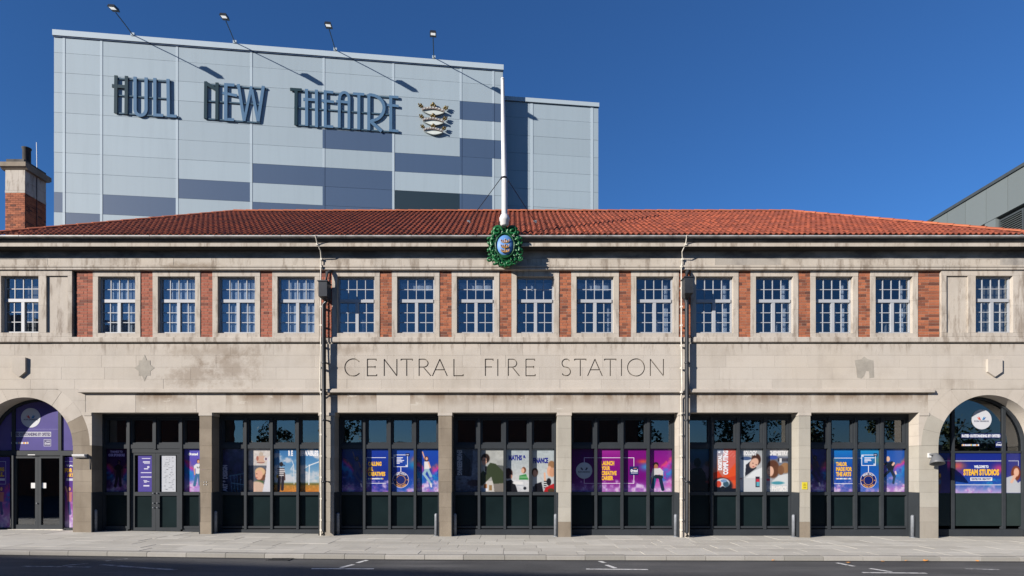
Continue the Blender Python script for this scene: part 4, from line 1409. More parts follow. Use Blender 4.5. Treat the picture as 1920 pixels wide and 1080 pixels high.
# --- bay 3 and 7: the two "creatives" runs
def hashbar(x0, x1, y0, y1, y, o):
    n = 16
    cols = [(236, 238, 246)] * 5 + [(245, 190, 60), (236, 238, 246), (240, 150, 90), (236, 238, 246), (120, 190, 200)]
    x = x0
    while x < x1 - .4:
        w = RNG.uniform(.9, 2.1)
        bar(x, min(x1, x + w), y0 + RNG.uniform(0, .5), y1, cols[RNG.randint(len(cols))], y, o, 'printed_letter')
        x += w + .35
def ringmark(cx, cy, r, o):
    disc(cx, cy, r, (20, 34, 104), T1, o, name='printed_disc')
    disc(cx, cy, r, (214, 200, 214), T2, o, r - .9, 'printed_ring'); disc(cx, cy, r * .58, (226, 170, 90), T2, o, r * .58 - .7, 'printed_ring')
    arc_text('FIND OUT', cx, cy, r * .80, r * .24, 140, 40, WHT, T2, o)
    arc_text('MORE HERE', cx, cy, r * .80, r * .24, 220, 320, GOLD, T2, o, True)
    for s in (-1, 1): disc(cx + s * r * .8, cy, 1.0, GOLD, T2, o, name='printed_dot')
def textbox(x0, x1, y0, y1, o, lines):
    line_rect(x0, x1, y0, y1, 1.1, WHT, T2, o)
    for xx, yy in ((x0 + 1.2, y0 + 1.2), (x1 - 4.2, y1 - 4)): bar(xx, xx + 3, yy, yy + 2.8, (190, 205, 240), T1, o, 'printed_corner')
    bar(x1 - 4, x1 + 3, y0 - 2.5, y0 + 3, (24, 28, 70), T3, o, 'printed_tag'); bar(x1 - 2.6, x1 + 1.6, y0 - .6, y0 + 1, (190, 190, 210), T4, o)
    for k, w in enumerate(lines): bar(x0 + 5.5, x0 + 5.5 + w, y0 + 5 + k * 2.6, y0 + 6.5 + k * 2.6, (226, 230, 246), T1, o)
def f(P):
    P.cosmic(11, 30, 34); jumping(P, 28, 1.0, (60, 60, 110), (60, 60, 110), (40, 30, 50), (110, 80, 90)); P.grain(.15, .2)
o = poster(2, 0, 'shaded dark blue poster of a tumbling dancer, leftmost in the creatives bay', f, (22, 34, 112))
def f(P): P.vgrad([(0, (26, 56, 158)), (.5, (22, 44, 138)), (1, (34, 50, 150))]); P.blend(np.exp(-((P.x - 2) / 10) ** 2 - ((P.y - 42) / 6) ** 2) * .7, (190, 90, 60)); P.smoke(5, .86)
o = poster(2, 1, 'blue poster with yellow lettering CALLING ALL CREATIVES in a white border', f, NAVY)
for s, x1, y0, y1 in (('CALLING', 715.3, 865.6, 873.6), ('ALL', 699.5, 875.2, 882.8), ('CREATIVES', 722.4, 884.6, 892.6)): lettering(s, 690, x1, y0, y1, YEL, T1, o, .06)
hashbar(690, 718.5, 896, 898.8, T1, o)
line_rect(686.2, 723.5, 857.6, 906.6, 1.0, WHT, T1, o, 'ltb')
def f(P): P.vgrad([(0, (40, 84, 180)), (.5, (24, 50, 150)), (1, (30, 90, 180))]); P.blend(np.exp(-((P.x - 44) / 9) ** 2 - ((P.y - 18 - (44 - P.x) * .6) / 6) ** 2) * .8, (215, 100, 70)); P.blend(np.exp(-((P.x - 44) / 14) ** 2 - ((P.y - 30) / 9) ** 2) * .6, (30, 170, 200)); P.smoke(6, .9)
o = poster(2, 2, 'blue poster with a white text box above a gold ring, next to CALLING ALL CREATIVES', f, NAVY)
textbox(738, 764.6, 852.4, 875.6, o, (12, 9, 14, 11, 6)); bar(751, 752.2, 875.6, 885, WHT, T1, o); ringmark(751.5, 899.7, 15.2, o)
bar(732, 738, 857.6, 858.6, WHT, T1, o); bar(732, 737.6, 905.6, 906.6, WHT, T1, o)
def f(P): P.vgrad([(0, (24, 70, 170)), (.5, (30, 60, 160)), (1, (40, 110, 200))]); P.cosmic(8, 20, 38); jumping(P, 18, 1.0, (226, 220, 222))
o = poster(2, 3, 'bright poster of a leaping dancer in white against pink and cyan smoke', f, NAVY)

# --- bay 4: engineering, maths and finance
def f(P):
    P.vgrad([(0, (66, 74, 92)), (.62, (44, 50, 66)), (.64, (92, 104, 128)), (1, (70, 80, 104))])
    P.poly([(14, 8), (28, 22), (28, 52), (14, 50)], (24, 28, 44)); P.poly([(33, 0), (46, 0), (46, 52), (30, 52)], (104, 116, 136))
    for k in range(14): P.rect(*(lambda x, y: (x, y, x + RNG.uniform(2, 8), y + RNG.uniform(2, 6)))(RNG.uniform(0, 36), RNG.uniform(54, 74)), tuple(RNG.randint(40, 120) + np.array([0, 6, 20])), .7)
    P.ell(34, 64, 12, 6, (52, 44, 56)); P.grain(.25, .3)
o = poster(3, 0, 'shaded grey workshop poster with sideways lettering ENGINEERING', f, (70, 80, 100))
lettering('ENGINEERING', 857, 866.5, 844, 891, (172, 178, 190), T1, o, rot=-90)
def f(P):
    P.vgrad([(0, (182, 184, 180)), (.6, (166, 168, 166)), (1, (150, 146, 140))]); P.grain(.12, .12)
    P.poly([(28, 30), (46, 32), (46, 60), (40, 50)], (70, 74, 74), .8)
    P.poly([(0, 60), (46, 60), (46, 82), (0, 82)], (200, 196, 190)); P.rect(6, 66, 12, 78, (170, 110, 60)); P.rect(16, 68, 21, 78, (150, 120, 80))
    P.poly([(18, 26), (28, 28), (42, 42), (47, 62), (40, 66), (24, 66), (20, 52), (8, 64), (0, 66), (0, 46), (10, 36)], (58, 68, 48))
    P.poly([(24, 66), (46, 64), (46, 82), (26, 82)], (128, 122, 116))
    P.poly([(7, 34), (12, 32), (11, 48), (8, 50)], (30, 30, 36)); P.poly([(5, 33), (8, 33), (9, 44), (6, 42)], (190, 190, 184))
    P.ell(9, 18, 8, 9, (48, 36, 30)); P.ell(7, 23, 4.6, 7.5, (214, 164, 140)); P.rect(3, 20.5, 12, 21.6, (70, 60, 64)); P.limb((12, 54), (2, 66), 3.2, (60, 68, 50))
    P.rect(5, 74, 14, 79, (226, 228, 234)); P.ell(2, 76, 6, 3, (80, 120, 170), .3, .5)
o = poster(3, 1, 'photo poster of a man in glasses and a green jumper leaning over a bench', f, (170, 170, 168))
def f(P):
    P.vgrad([(0, (172, 184, 190)), (.5, (184, 190, 192)), (.72, (196, 198, 198)), (1, (206, 208, 212))])
    P.rect(0, 58, 46, 82, (204, 206, 210)); P.grain(.08, .3)
    P.poly([(0, 60), (10, 58), (17, 66), (22, 82), (0, 82)], (28, 28, 34)); P.ell(4, 46, 8, 10, (54, 34, 34)); P.ell(9, 52, 2.5, 4, (205, 150, 130))
    P.ell(33, 40, 4.4, 6, (120, 80, 60)); P.ell(31, 41, 3.0, 4.6, (220, 175, 150)); P.poly([(25, 50), (37, 47), (42, 58), (24, 58)], (66, 140, 80)); P.rect(26, 52, 40, 54, (150, 200, 150), .7)
    P.ell(22, 64, 10, 3, (226, 226, 226)); P.ell(35, 74, 3, 3, (40, 44, 54)); P.limb((20, 68), (34, 70), .8, (170, 176, 186))
o = poster(3, 2, 'photo poster of students at a white table headed MATHS and in navy lettering', f, (180, 188, 192))
lettering('MATHS &', 953.6, 986.4, 853.2, 863.4, (36, 44, 132), T1, o, .06)
def f(P):
    P.vgrad([(0, (172, 184, 190)), (.6, (184, 190, 192)), (1, (190, 194, 198))]); P.grain(.08, .3)
    P.ell(6, 44, 6, 8, (60, 44, 40)); P.ell(6, 46, 4, 6.5, (204, 156, 134)); P.poly([(0, 54), (13, 52), (20, 66), (18, 76), (0, 74)], (190, 196, 200))
    P.poly([(6, 66), (18, 62), (22, 82), (2, 82)], (26, 26, 34)); P.rect(2, 70, 6, 80, (60, 66, 80))
    P.ell(37, 30, 6.5, 7.5, (150, 112, 80)); P.ell(33, 42, 4.4, 10, (216, 168, 140)); P.ell(38, 44, 5, 9, (200, 150, 120)); P.limb((24, 46), (25, 60), 1.7, (222, 176, 150))
    for k in range(4): P.rect(22.5, 60 + k * 4, 28, 62 + k * 4, (40, 36, 40)); 
    P.ell(32, 62, 4.4, 7, (30, 28, 34)); P.poly([(22, 82), (26, 72), (44, 64), (46, 82)], (176, 34, 40)); P.ell(36, 78, 6, 4, (74, 62, 44))
o = poster(3, 3, 'photo poster of students talking, one in red, headed FINANCE in navy lettering', f, (180, 188, 192))
lettering('FINANCE', 999.3, 1027.7, 858, 868.8, (36, 44, 132), T1, o, .06)

# --- bay 5: purple career run
PUR = (118, 14, 122)
def f(P): P.vgrad([(0, (70, 10, 84)), (.7, (92, 16, 108)), (1, (120, 80, 150))]); P.smoke(12, .84)
o = poster(4, 0, 'dark purple poster with a pale grey winged disc', f, PUR)
line_rect(1095, 1116, 857.8, 906.8, 1.0, (214, 190, 224), T1, o, 'ltb'); disc(1095.3, 882.3, 15.3, (176, 186, 198), T2, o)
lettering('RON DEARING', 1084, 1106, 883.2, 886.4, (50, 52, 70), T3, o, .03)
for s in (-1, 1): 
    mb = MB(); cx = 1095.3
    mb.prism([(X(cx + s * 1.5, T3), Z(881.5, T3)), (X(cx + s * 4.5, T3), Z(881.5, T3)), (X(cx + s * 7.5, T3), Z(877, T3)), (X(cx + s * 4, T3), Z(876.6, T3))], T3, T3 + .0008); mb.build('printed_wing', ink((56, 50, 80)), o)
def f(P): P.vgrad([(0, (160, 50, 150)), (.25, (132, 20, 128)), (.7, (116, 14, 120)), (1, (160, 90, 170))]); P.smoke(14, .87)
o = poster(4, 1, 'purple poster with yellow lettering LAUNCH YOUR CREATIVE CAREER', f, PUR)
for s, x1, y0, y1 in (('LAUNCH', 1151.6, 864.2, 872.8), ('YOUR', 1144, 873.9, 881.8), ('CREATIVE', 1156, 883, 891.2), ('CAREER', 1150, 892.3, 900.5)): lettering(s, 1127.6, x1, y0, y1, YEL, T1, o, .06)
line_rect(1119.5, 1164, 857.8, 906.8, 1.0, (240, 220, 240), T1, o, 'tb')
def f(P): P.vgrad([(0, (126, 16, 124)), (.7, (114, 14, 120)), (1, (150, 90, 176))]); P.blend(np.exp(-((P.x - 38) / 10) ** 2 - ((P.y - 24) / 4) ** 2) * .9, (220, 80, 50)); P.blend(np.exp(-((P.x - 44) / 12) ** 2 - ((P.y - 34) / 7) ** 2) * .9, (60, 150, 200)); P.smoke(15, .87)
o = poster(4, 2, 'purple poster with a small navy square on the end of a white border', f, PUR)
line_rect(1168, 1189, 857.8, 906.8, 1.0, (240, 220, 240), T1, o, 'rtb'); bar(1180.5, 1197, 874.5, 890.6, (26, 38, 96), T2, o, 'printed_square')
lettering('Ørsted', 1182.3, 1195.6, 879.5, 885.2, WHT, T3, o, .04); bar(1183, 1195.6, 886.3, 887.6, (200, 205, 226), T3, o); bar(1188, 1194, 877.6, 878.6, (226, 150, 110), T3, o)
def f(P):
    P.vgrad([(0, (118, 24, 130)), (.3, (140, 24, 134)), (.7, (176, 40, 150)), (1, (206, 150, 206))]); P.cosmic(17, 14, 38)
    x = 13
    P.ell(x, 30, 5, 5, (40, 28, 26)); P.ell(x, 34, 3.9, 5.5, (170, 112, 84)); P.poly([(x - 6, 37), (x + 8, 36), (x + 14, 42), (x + 13, 52), (x + 6, 48), (x, 52), (x - 6, 56), (x - 10, 56), (x - 8, 44)], (206, 204, 208))
    P.limb((x - 8, 55), (x - 7, 66), 1.6, (180, 130, 110)); P.limb((x + 12, 50), (x + 8, 54), 1.6, (190, 140, 120))
    P.limb((x - 2, 54), (x - 6, 72), 3.4, (34, 86, 120)); P.limb((x + 8, 54), (x + 13, 76), 3.2, (24, 44, 70)); P.limb((x, 52), (x + 10, 53), 3.4, (28, 40, 50))
o = poster(4, 3, 'magenta poster of a crouching young man in a white top', f, (130, 24, 130))

# --- bay 6: science
def f(P):
    P.vgrad([(0, (36, 74, 106)), (.2, (30, 62, 92)), (.5, (52, 44, 60)), (1, (8, 10, 14))])
    P.ell(10, 36, 8, 10, (96, 76, 92), .4, .7); P.ell(38, 42, 8, 14, (110, 92, 108), .4, .7); P.ell(40, 28, 5, 5, (70, 52, 50), .3)
    P.poly([(0, 82), (2, 46), (14, 36), (28, 36), (36, 46), (40, 82)], (8, 9, 13)); P.ell(21, 26, 6.4, 9, (9, 9, 12)); P.ell(40, 62, 5, 3, (110, 34, 40), .4, .7)
o = poster(5, 0, 'very dark poster with a silhouette seen from behind, leftmost in the science bay', f, (20, 30, 40))
def f(P):
    P.vgrad([(0, (140, 160, 190)), (.3, (190, 150, 140)), (1, (196, 70, 44))])
    P.poly([(22, 0), (46, 0), (46, 30), (26, 52), (20, 30)], (206, 96, 84)); P.poly([(46, 24), (46, 72), (34, 58), (14, 58), (28, 46)], (222, 84, 44)); P.poly([(0, 46), (12, 42), (22, 56), (46, 50), (46, 58), (20, 62), (0, 60)], (206, 66, 38))
    for k in range(5): P.limb((24 + k * 5, 10 + k * 2), (34 + k * 3, 0 + k * 4), .5, (226, 150, 140), .7)
    P.ell(18, 70, 20, 16, (26, 32, 44)); P.rect(0, 74, 46, 82, (24, 30, 42)); P.ell(20, 64, 13, 8.5, (212, 216, 224)); P.ell(12, 66, 5.5, 6, (196, 70, 52)); P.ell(26, 66, 5.5, 5.5, (60, 90, 110)); P.ell(20, 74, 4, 4, (30, 34, 44)); P.ell(22, 60, 6, 3, (120, 150, 190))
    P.rect(0, 0, 8, 36, (120, 140, 170), .5)
o = poster(5, 1, 'orange poster with goggles and sideways lettering DIGITAL and COMPUTING', f, (200, 80, 60))
lettering('DIGITAL', 1346.5, 1354, 852.6, 881.5, WHT, T1, o, .06, rot=90); lettering('&', 1346.5, 1354, 844.8, 850, WHT, T1, o, .06, rot=90); lettering('COMPUTING', 1355.6, 1365.6, 844.8, 890, WHT, T1, o, .06, rot=90)
def f(P):
    P.vgrad([(0, (150, 156, 160)), (.2, (176, 180, 184)), (1, (196, 200, 204))])
    P.poly([(0, 16), (10, 14), (26, 20), (12, 52), (0, 56)], (216, 222, 228)); P.ell(14, 18, 10, 3.5, (70, 90, 130)); P.poly([(14, 30), (26, 20), (34, 36), (12, 52)], (40, 42, 52))
    P.ell(33, 20, 9, 11, (70, 44, 34)); P.ell(29, 27, 7.4, 10.5, (222, 178, 156), .15, 1, 35); P.ell(27, 27, 1.4, .9, (70, 50, 50)); P.ell(33, 30, 1.4, .9, (70, 50, 50)); P.ell(28, 33.5, 2, .9, (180, 90, 90))
    P.poly([(46, 34), (46, 58), (12, 56), (28, 42)], (222, 226, 230)); P.rect(0, 55, 46, 82, (200, 204, 208)); P.rect(32, 52, 40, 72, (60, 50, 66)); P.rect(33, 57, 39, 62, (200, 50, 70)); P.rect(34, 62, 39, 70, (90, 170, 190)); P.limb((0, 56), (6, 56), .8, (170, 60, 70))
o = poster(5, 2, 'photo poster of a person in a lab coat lying against a bench headed BIOLOGY', f, (190, 194, 198))
lettering('BIOLOGY', 1392, 1419.5, 845, 854, (226, 226, 228), T1, o, .06)
def f(P):
    P.vgrad([(0, (178, 180, 184)), (.16, (170, 174, 180)), (.2, (96, 104, 124)), (1, (190, 196, 200))])
    P.ell(15, 16, 9, 4, (64, 84, 160)); P.rect(24, 18, 44, 24, (60, 62, 74)); P.rect(27, 18, 31, 26, (214, 216, 220))
    P.ell(15, 38, 12, 17, (98, 64, 46)); P.ell(38, 36, 9, 10, (150, 112, 78)); P.ell(30, 40, 6, 9, (120, 84, 60)); P.ell(10, 42, 6.5, 9.5, (224, 182, 160)); P.ell(7, 40, 1.3, .8, (70, 50, 50)); P.ell(8, 48, 2, .8, (186, 90, 96)); P.ell(14, 28, 9, 5, (92, 58, 42))
    P.poly([(14, 60), (26, 50), (46, 46), (46, 82), (10, 82)], (206, 212, 216)); P.rect(2, 56, 10, 74, (150, 160, 180)); P.rect(3, 56, 9, 60, (190, 60, 90)); P.ell(24, 64, 12, 3, (40, 130, 150), .3, .8); P.rect(0, 68, 46, 82, (196, 202, 208), .6)
o = poster(5, 3, 'photo poster of a girl at lab bottles headed CHEMISTRY and PHYSICS', f, (190, 194, 198))
lettering('CHEMISTRY', 1441, 1478, 845, 854, (226, 226, 228), T1, o, .06); lettering('& PHYSICS', 1440, 1475.5, 911.5, 921, (232, 230, 228), T1, o, .06)

# --- bay 7
def f(P): P.vgrad([(0, (30, 40, 118)), (.5, (36, 26, 92)), (1, (70, 50, 120))]); P.cosmic(21, 26, 36); jumping(P, 22, .9, (50, 36, 70), (40, 36, 80), (24, 20, 34), (70, 50, 60)); P.grain(.2, .2)
o = poster(6, 0, 'shaded violet poster of a performer, leftmost in the rightmost engine bay', f, (40, 34, 110))
BLU = (20, 86, 176)
def f(P): P.vgrad([(0, (24, 120, 196)), (.4, (22, 76, 168)), (1, (40, 80, 170))]); P.blend(np.exp(-((P.x - 6) / 12) ** 2 - ((P.y - 22) / 6) ** 2) * .5, (90, 120, 90)); P.smoke(22, .86)
o = poster(6, 1, 'bright blue poster with yellow lettering TAILOR MADE FOR THE ARTS', f, BLU)
for s, x1, y0, y1 in (('TAILOR', 1588.3, 866.2, 874), ('MADE FOR', 1597.5, 875.5, 883.7), ('THE ARTS', 1596, 885, 893.2)): lettering(s, 1567.6, x1, y0, y1, YEL, T1, o, .06)
hashbar(1567.5, 1595.5, 896, 898.8, T1, o); line_rect(1562.8, 1602.8, 858.4, 907.4, 1.0, WHT, T1, o, 'ltb')
def f(P): P.vgrad([(0, (40, 150, 206)), (.4, (22, 90, 180)), (1, (50, 100, 190))]); P.blend(np.exp(-((P.x - 44) / 9) ** 2 - ((P.y - 22) / 9) ** 2) * .6, (110, 140, 90)); P.smoke(23, .9)
o = poster(6, 2, 'bright blue poster with a white text box above a gold ring, next to TAILOR MADE', f, BLU)
textbox(1615.3, 1642, 852.6, 873.2, o, (19, 12, 13, 6)); bar(1627.8, 1629, 873.2, 885.5, WHT, T1, o); ringmark(1628.2, 900.6, 15, o)
bar(1609.5, 1615.3, 858.4, 859.4, WHT, T1, o); bar(1609.5, 1613.8, 906.4, 907.4, WHT, T1, o)
def f(P):
    P.vgrad([(0, (30, 84, 170)), (.5, (40, 84, 170)), (.8, (70, 110, 180)), (1, (170, 90, 190))]); P.cosmic(25, 16, 36); x = 15
    P.ell(x - 3, 19, 3.6, 5, (224, 184, 160)); P.poly([(x - 4, 26), (x + 5, 23), (x + 10, 28), (x + 6, 42), (x - 2, 42), (x - 6, 34)], (22, 30, 44)); P.limb((x - 5, 27), (x - 9, 29), 2.1, (26, 34, 48)); P.ell(x - 12, 29, 2.4, 2, (224, 184, 160)); P.limb((x + 8, 27), (x + 6, 30), 2, (224, 184, 160))
    P.limb((x - 1, 42), (x - 12, 52), 2.6, (30, 44, 64)); P.limb((x + 4, 42), (x + 9, 52), 2.7, (30, 44, 64)); P.limb((x + 9, 52), (x + 7, 64), 2.1, (34, 60, 90)); P.limb((x + 11, 43), (x + 12, 47), 1.5, (226, 200, 200))
o = poster(6, 3, 'blue and pink poster of a leaping dancer in black', f, BLU)

# --- right arch: welcome run and the decals on the fanlight
def apost(label, px0, px1, fn, bgc, py0=849.5, py1=924.5, group=None, clip=None, y=YP):
    P = Paint(px1 - px0, py1 - py0, bgc); P.ox = px0; fn(P)
    return film('poster', label, X(px0, y), X(px1, y), Z(py1, y), Z(py0, y), y, P, group, clip=clip)
q = lambda xx: 960 + xx * F / (D + YP)
def f(P): P.vgrad([(0, (26, 40, 120)), (.3, (30, 30, 96)), (1, (70, 60, 120))]); P.ell(8, 54, 16, 26, (124, 84, 30), .3, .8); P.ell(22, 54, 3.4, 5, (60, 90, 140)); P.ell(23, 42, 2, 4, (190, 140, 50)); P.blend((P.x > P.w - 6) * np.exp(-((P.y - 20) / 10) ** 2) * .9, (220, 60, 150))
o = apost('shaded strip of the welcome poster left of the arched window post', q(eR[0] + .06), q(eR[1]) - .5, f, DEEP, group='posters in the right hand arch')
line_rect(1768, 1787, 863.7, 864.7, .8, (190, 195, 225), T1, o, 't')
def f(P):
    P.vgrad([(0, (24, 42, 134)), (.3, (30, 44, 140)), (.75, (34, 80, 170)), (1, (178, 166, 214))]); n = fbm(P.x * .06, P.y * .08)
    P.blend(np.exp(-((P.x - 6) / 14) ** 2 - ((P.y - 24) / 8) ** 2) * .9, (206, 120, 60)); P.blend(np.exp(-((P.x - 84) / 12) ** 2 - ((P.y - 30) / 9) ** 2) * .9, (206, 60, 120))
    P.blend(sst(.45, .7, n) * np.exp(-((P.x - 72) / 22) ** 2 - ((P.y - 52) / 14) ** 2) * .9, (40, 160, 200)); P.blend(sst(.4, .7, n) * np.exp(-((P.x - 8) / 20) ** 2 - ((P.y - 30) / 16) ** 2) * .6, (190, 50, 140)); P.smoke(31, .95)
wx0, wx1 = q(eR[2]) + .5, q(eR[3]) - .5
o = apost('wide blue poster lettered WELCOME TO STEAM STUDIOS in the arched window', wx0, wx1, f, DEEP, group='posters in the right hand arch')
lettering('WELCOME TO', 1826.5, 1853.6, 872.4, 877.8, WHT, T1, o, .06); lettering('STEAM STUDIOS', 1806.2, 1873.4, 879.5, 891.7, YEL, T1, o, .06)
bar(1819.4, 1860.5, 895.2, 901.5, WHT, T1, o, 'printed_plate'); lettering('CENTRE FOR CREATIVITY', 1821, 1859, 896.3, 900.3, (30, 40, 110), T2, o, .04)
bar(wx0, wx1, 863.7, 864.8, WHT, T1, o); bar(wx0, wx1, 908.6, 909.6, WHT, T1, o)
def f(P):
    P.vgrad([(0, (34, 44, 126)), (.4, (40, 44, 126)), (1, (60, 70, 150))])
    P.ell(20, 38, 9, 14, (120, 54, 30)); P.ell(21, 36, 5, 8, (224, 176, 152)); P.poly([(2, 46), (14, 42), (24, 56), (32, 50), (36, 60), (36, 75), (2, 75)], (186, 190, 198)); P.limb((12, 54), (18, 44), 2.6, (222, 178, 156)); P.ell(17, 44, 3, 3, (222, 178, 156))
ax1 = min(q(eR[5]) - 4, 1932)
o = apost('poster of a red haired woman, right edge of the arched window', q(eR[4]) + .5, ax1, f, (40, 44, 126), group='posters in the right hand arch')
line_rect(1891, 1910, 863.7, 874, .9, (200, 205, 230), T1, o, 'tr')

def logo_disc(cx, cy, r, y, label, faded=False):
    k = (D + y) / F
    o = MB().lathe([(0, -.003), (r * k, -.003), (r * k, 0), (0, 0)], (X(cx, y), y, Z(cy, y)), 36, 'y')
    o.v = o.v; o.smooth = [False] * len(o.f)
    o = o.build('round_logo', ink((214, 216, 222)), None, (X(cx, y), y, Z(cy, y)))
    props(o, label, 'sticker', 'round white winged logos')
    y2 = y - .0045
    cols_l = [(206, 70, 60), (226, 120, 100)]; cols_r = [(60, 150, 200), (40, 90, 170)]
    for s, cl in ((-1, cols_l), (1, cols_r)):
        for j, c in enumerate(cl):
            a = [(cx + s * (1.0 + j * 1.6), cy + 1.0), (cx + s * (3.2 + j * 2.2), cy + 1.2 - j * .6), (cx + s * (6 + j * 2.6), cy - 5.5 + j), (cx + s * (3.6 + j * 2.0), cy - 4.2 + j)]
            MB().prism([(X(u, y2), Z(v, y2)) for u, v in a], y2, y2 + .0008).build('printed_wing', ink(c), o)
    lettering('RON DEARING', cx - r * .72, cx + r * .72, cy + 1.8, cy + 4.8, (70, 74, 100), y2, o, .03)
    return o
logo_disc(1840.4, 786.4, 18.7, YP, 'round white winged logo high in the right hand arched window')
def decal(name, label, x0, x1, y0, y1, rgb, y=YP):
    o = MB().box(X(x0, y), X(x1, y), y, y + .002, Z(y1, y), Z(y0, y)).build(name, ink(rgb), None, (X(x0, y), y, Z(y1, y)))
    return props(o, label, 'sticker')
o = decal('rating_strip', 'navy strip of white lettering under the round logo in the right hand arch', 1802, 1877, 813, 821.5, (26, 40, 104)); lettering('RATED OUTSTANDING BY OFSTED', 1803.4, 1875.6, 814.4, 820.2, WHT, T1, o, .06)
o = decal('tag_strip', 'small multicoloured line of lettering low in the right hand fanlight', 1802.5, 1836.5, 832.2, 836.6, (36, 44, 96)); hashbar(1803.5, 1835.8, 832.8, 836, T1, o)
o = decal('logo_square', 'small navy square logo low in the right hand fanlight', 1866.5, 1878.8, 827.5, 839, (24, 38, 100)); lettering('Ørsted', 1867.6, 1877.8, 831.6, 836, WHT, T1, o, .04); bar(1870, 1877, 829.4, 830.4, (200, 205, 226), T1, o)

# --- left arch: violet film over the fanlight, narrow posters beside the doors
VIO = (94, 86, 152)
inside = lambda xx, zz: (zz <= ZSP) or ((xx - ACL) ** 2 + (zz - ZSP) ** 2 < (ARL - .07) ** 2)
def f(P): P.vgrad([(0, (92, 84, 152)), (1, (98, 90, 156))]); P.grain(.05, .05)
o = apost('large violet film across the middle of the left hand fanlight', q(eL[2]) + .3, q(eL[3]) - .3, f, VIO, 744, 844.5, 'violet films in the left hand arch', inside)
line_rect(q(eL[2]) + .8, q(eL[3]) - .8, 804.5, 805.2, .5, (140, 134, 190), T1, o, 't')
bar(20.8, 95.8, 809.6, 819, (196, 196, 208), T1, o, 'printed_plate'); lettering('RATED OUTSTANDING BY OFSTED', 22, 94.6, 811, 817.6, (60, 52, 104), T2, o, .05)
hashbar(21, 53.5, 828.6, 832.4, T1, o)
line_rect(82, 95.8, 823.5, 837, .8, (190, 188, 214), T1, o); bar(83, 94.8, 824.5, 836, (84, 78, 120), T1, o, 'printed_square'); lettering('Ørsted', 84, 94, 829.4, 833.6, (210, 210, 226), T2, o, .04); bar(87, 94, 826.6, 827.8, (200, 200, 220), T2, o)
apost('violet film in the right hand segment of the left fanlight', q(eL[4]) + .3, q(eL[5]) - .3, f, VIO, 744, 844.5, 'violet films in the left hand arch', inside)
apost('violet film in the left hand segment of the left fanlight at the picture edge', q(eL[0]) + .3, q(eL[1]) - .3, f, VIO, 744, 844.5, 'violet films in the left hand arch', inside)
logo_disc(57.7, 783.4, 18.3, YP - .001, 'round white winged logo on the violet film over the left hand doors')
def f(P):
    P.vgrad([(0, (84, 70, 150)), (.4, (96, 60, 150)), (.6, (150, 60, 150)), (1, (190, 160, 210))]); P.cosmic(41, 12, 60); P.smoke(41, .84)
    P.ell(12, 60, 3.2, 4.5, (90, 50, 40)); P.ell(12, 60, 2.3, 3.5, (222, 170, 150)); P.limb((8, 66), (5, 56), 1.4, (222, 170, 150)); P.poly([(7, 66), (17, 66), (16, 84), (8, 84)], (190, 120, 120)); P.limb((11, 86), (13, 106), 2.6, (80, 80, 140))
rp0, rp1 = 118.2, q(ACL + ARL) - 4
o = apost('tall narrow violet poster with yellow lettering right of the left hand doors', rp0, rp1, f, (90, 76, 156), 857, 989, 'narrow posters beside the arched doorway')
lettering('FOR', 121.5, min(rp1, 136), 877.6, 886, YEL, T1, o, .06); lettering('ARTS', 126, min(rp1 - .5, 140), 887.5, 894.6, YEL, T1, o, .06); bar(124.5, rp1 - .5, 897, 901.5, (206, 206, 226), T1, o); lettering('TAILOR', 124, rp1 - .8, 871.5, 874.8, WHT, T1, o)
line_rect(119.5, rp1, 865, 908, .7, (190, 190, 220), T1, o, 'lt')
o = apost('tall narrow dark blue poster left of the left hand doors at the picture edge', q(ACL - ARL + .06), 18.5, f, (60, 56, 130), 857, 989, 'narrow posters beside the arched doorway')
for k, (s, y0) in enumerate((('CALLING', 876), ('ALL', 885.5))): lettering(s, -14, 8, y0, y0 + 8, (220, 180, 60), T1, o, .06)
bar(-12, 9, 897, 901, (206, 206, 226), T1, o); line_rect(-16, 11, 865, 908, .7, (190, 190, 220), T1, o, 'rtb')

# ------------------------------------------------------------------ theatre behind
def mat_clad(name, col, wear=.10):
    col = tuple(x * K for x in col)
    t = NT(name)
    c = t.mix(t.rnd(), tuple(x * .95 for x in col), tuple(x * 1.04 for x in col))
    st = t.noise(1.6, 7, .65, stretch=(2.2, 2.2, .12))
    c = t.mix(t.math('MULTIPLY', t.ramp(st, .48, .75), wear * 2.2), c, tuple(x * .72 for x in col))
    c = t.mix(t.math('MULTIPLY', t.ramp(t.noise(.5, 6), .4, .7), wear), c, tuple(x * .8 for x in col))
    return t.done(c, .5, 0, .35)
M['clad'] = mat_clad('pale_blue_grey_cladding', (.315, .385, .435))
M['clad_mid'] = mat_clad('slate_blue_cladding', (.052, .090, .165), .06)
M['clad_dark'] = mat_clad('dark_petrol_cladding', (.013, .030, .045), .06)
M['trim'] = mat_clad('pale_trim', (.40, .475, .53), .05)
M['sign_blue'] = mat_plain('sign_blue', (.085, .165, .27), .4, wear=.06)
M['sign_dark'] = mat_plain('sign_dark_green', (.014, .036, .046), .4, wear=.06)
M['sign_rail'] = mat_plain('sign_rail', (.05, .095, .135), .4)
TA = math.radians(6.75)
TD0 = 32.0
TO = Vector(((101 - 960) / F * TD0, TD0 - D, 0))
TFR = (TO, TA)
def tw(px, py, qq=0.0):
    """photo pixel -> (s, z) on the theatre's wall plane moved qq metres towards the street."""
    ox, oy = TO.x + qq * math.sin(TA), TD0 - qq * math.cos(TA)
    k = (px - 960) / F
    s = (k * oy - ox) / (math.cos(TA) - k * math.sin(TA))
    dist = oy + s * math.sin(TA)
    return s, CZ + (885 - py) * dist / F
TH = thing('theatre', 'tall windowless theatre tower clad in pale blue grey panels behind the roof', 'building', (0, 0, 0), frame=TFR)
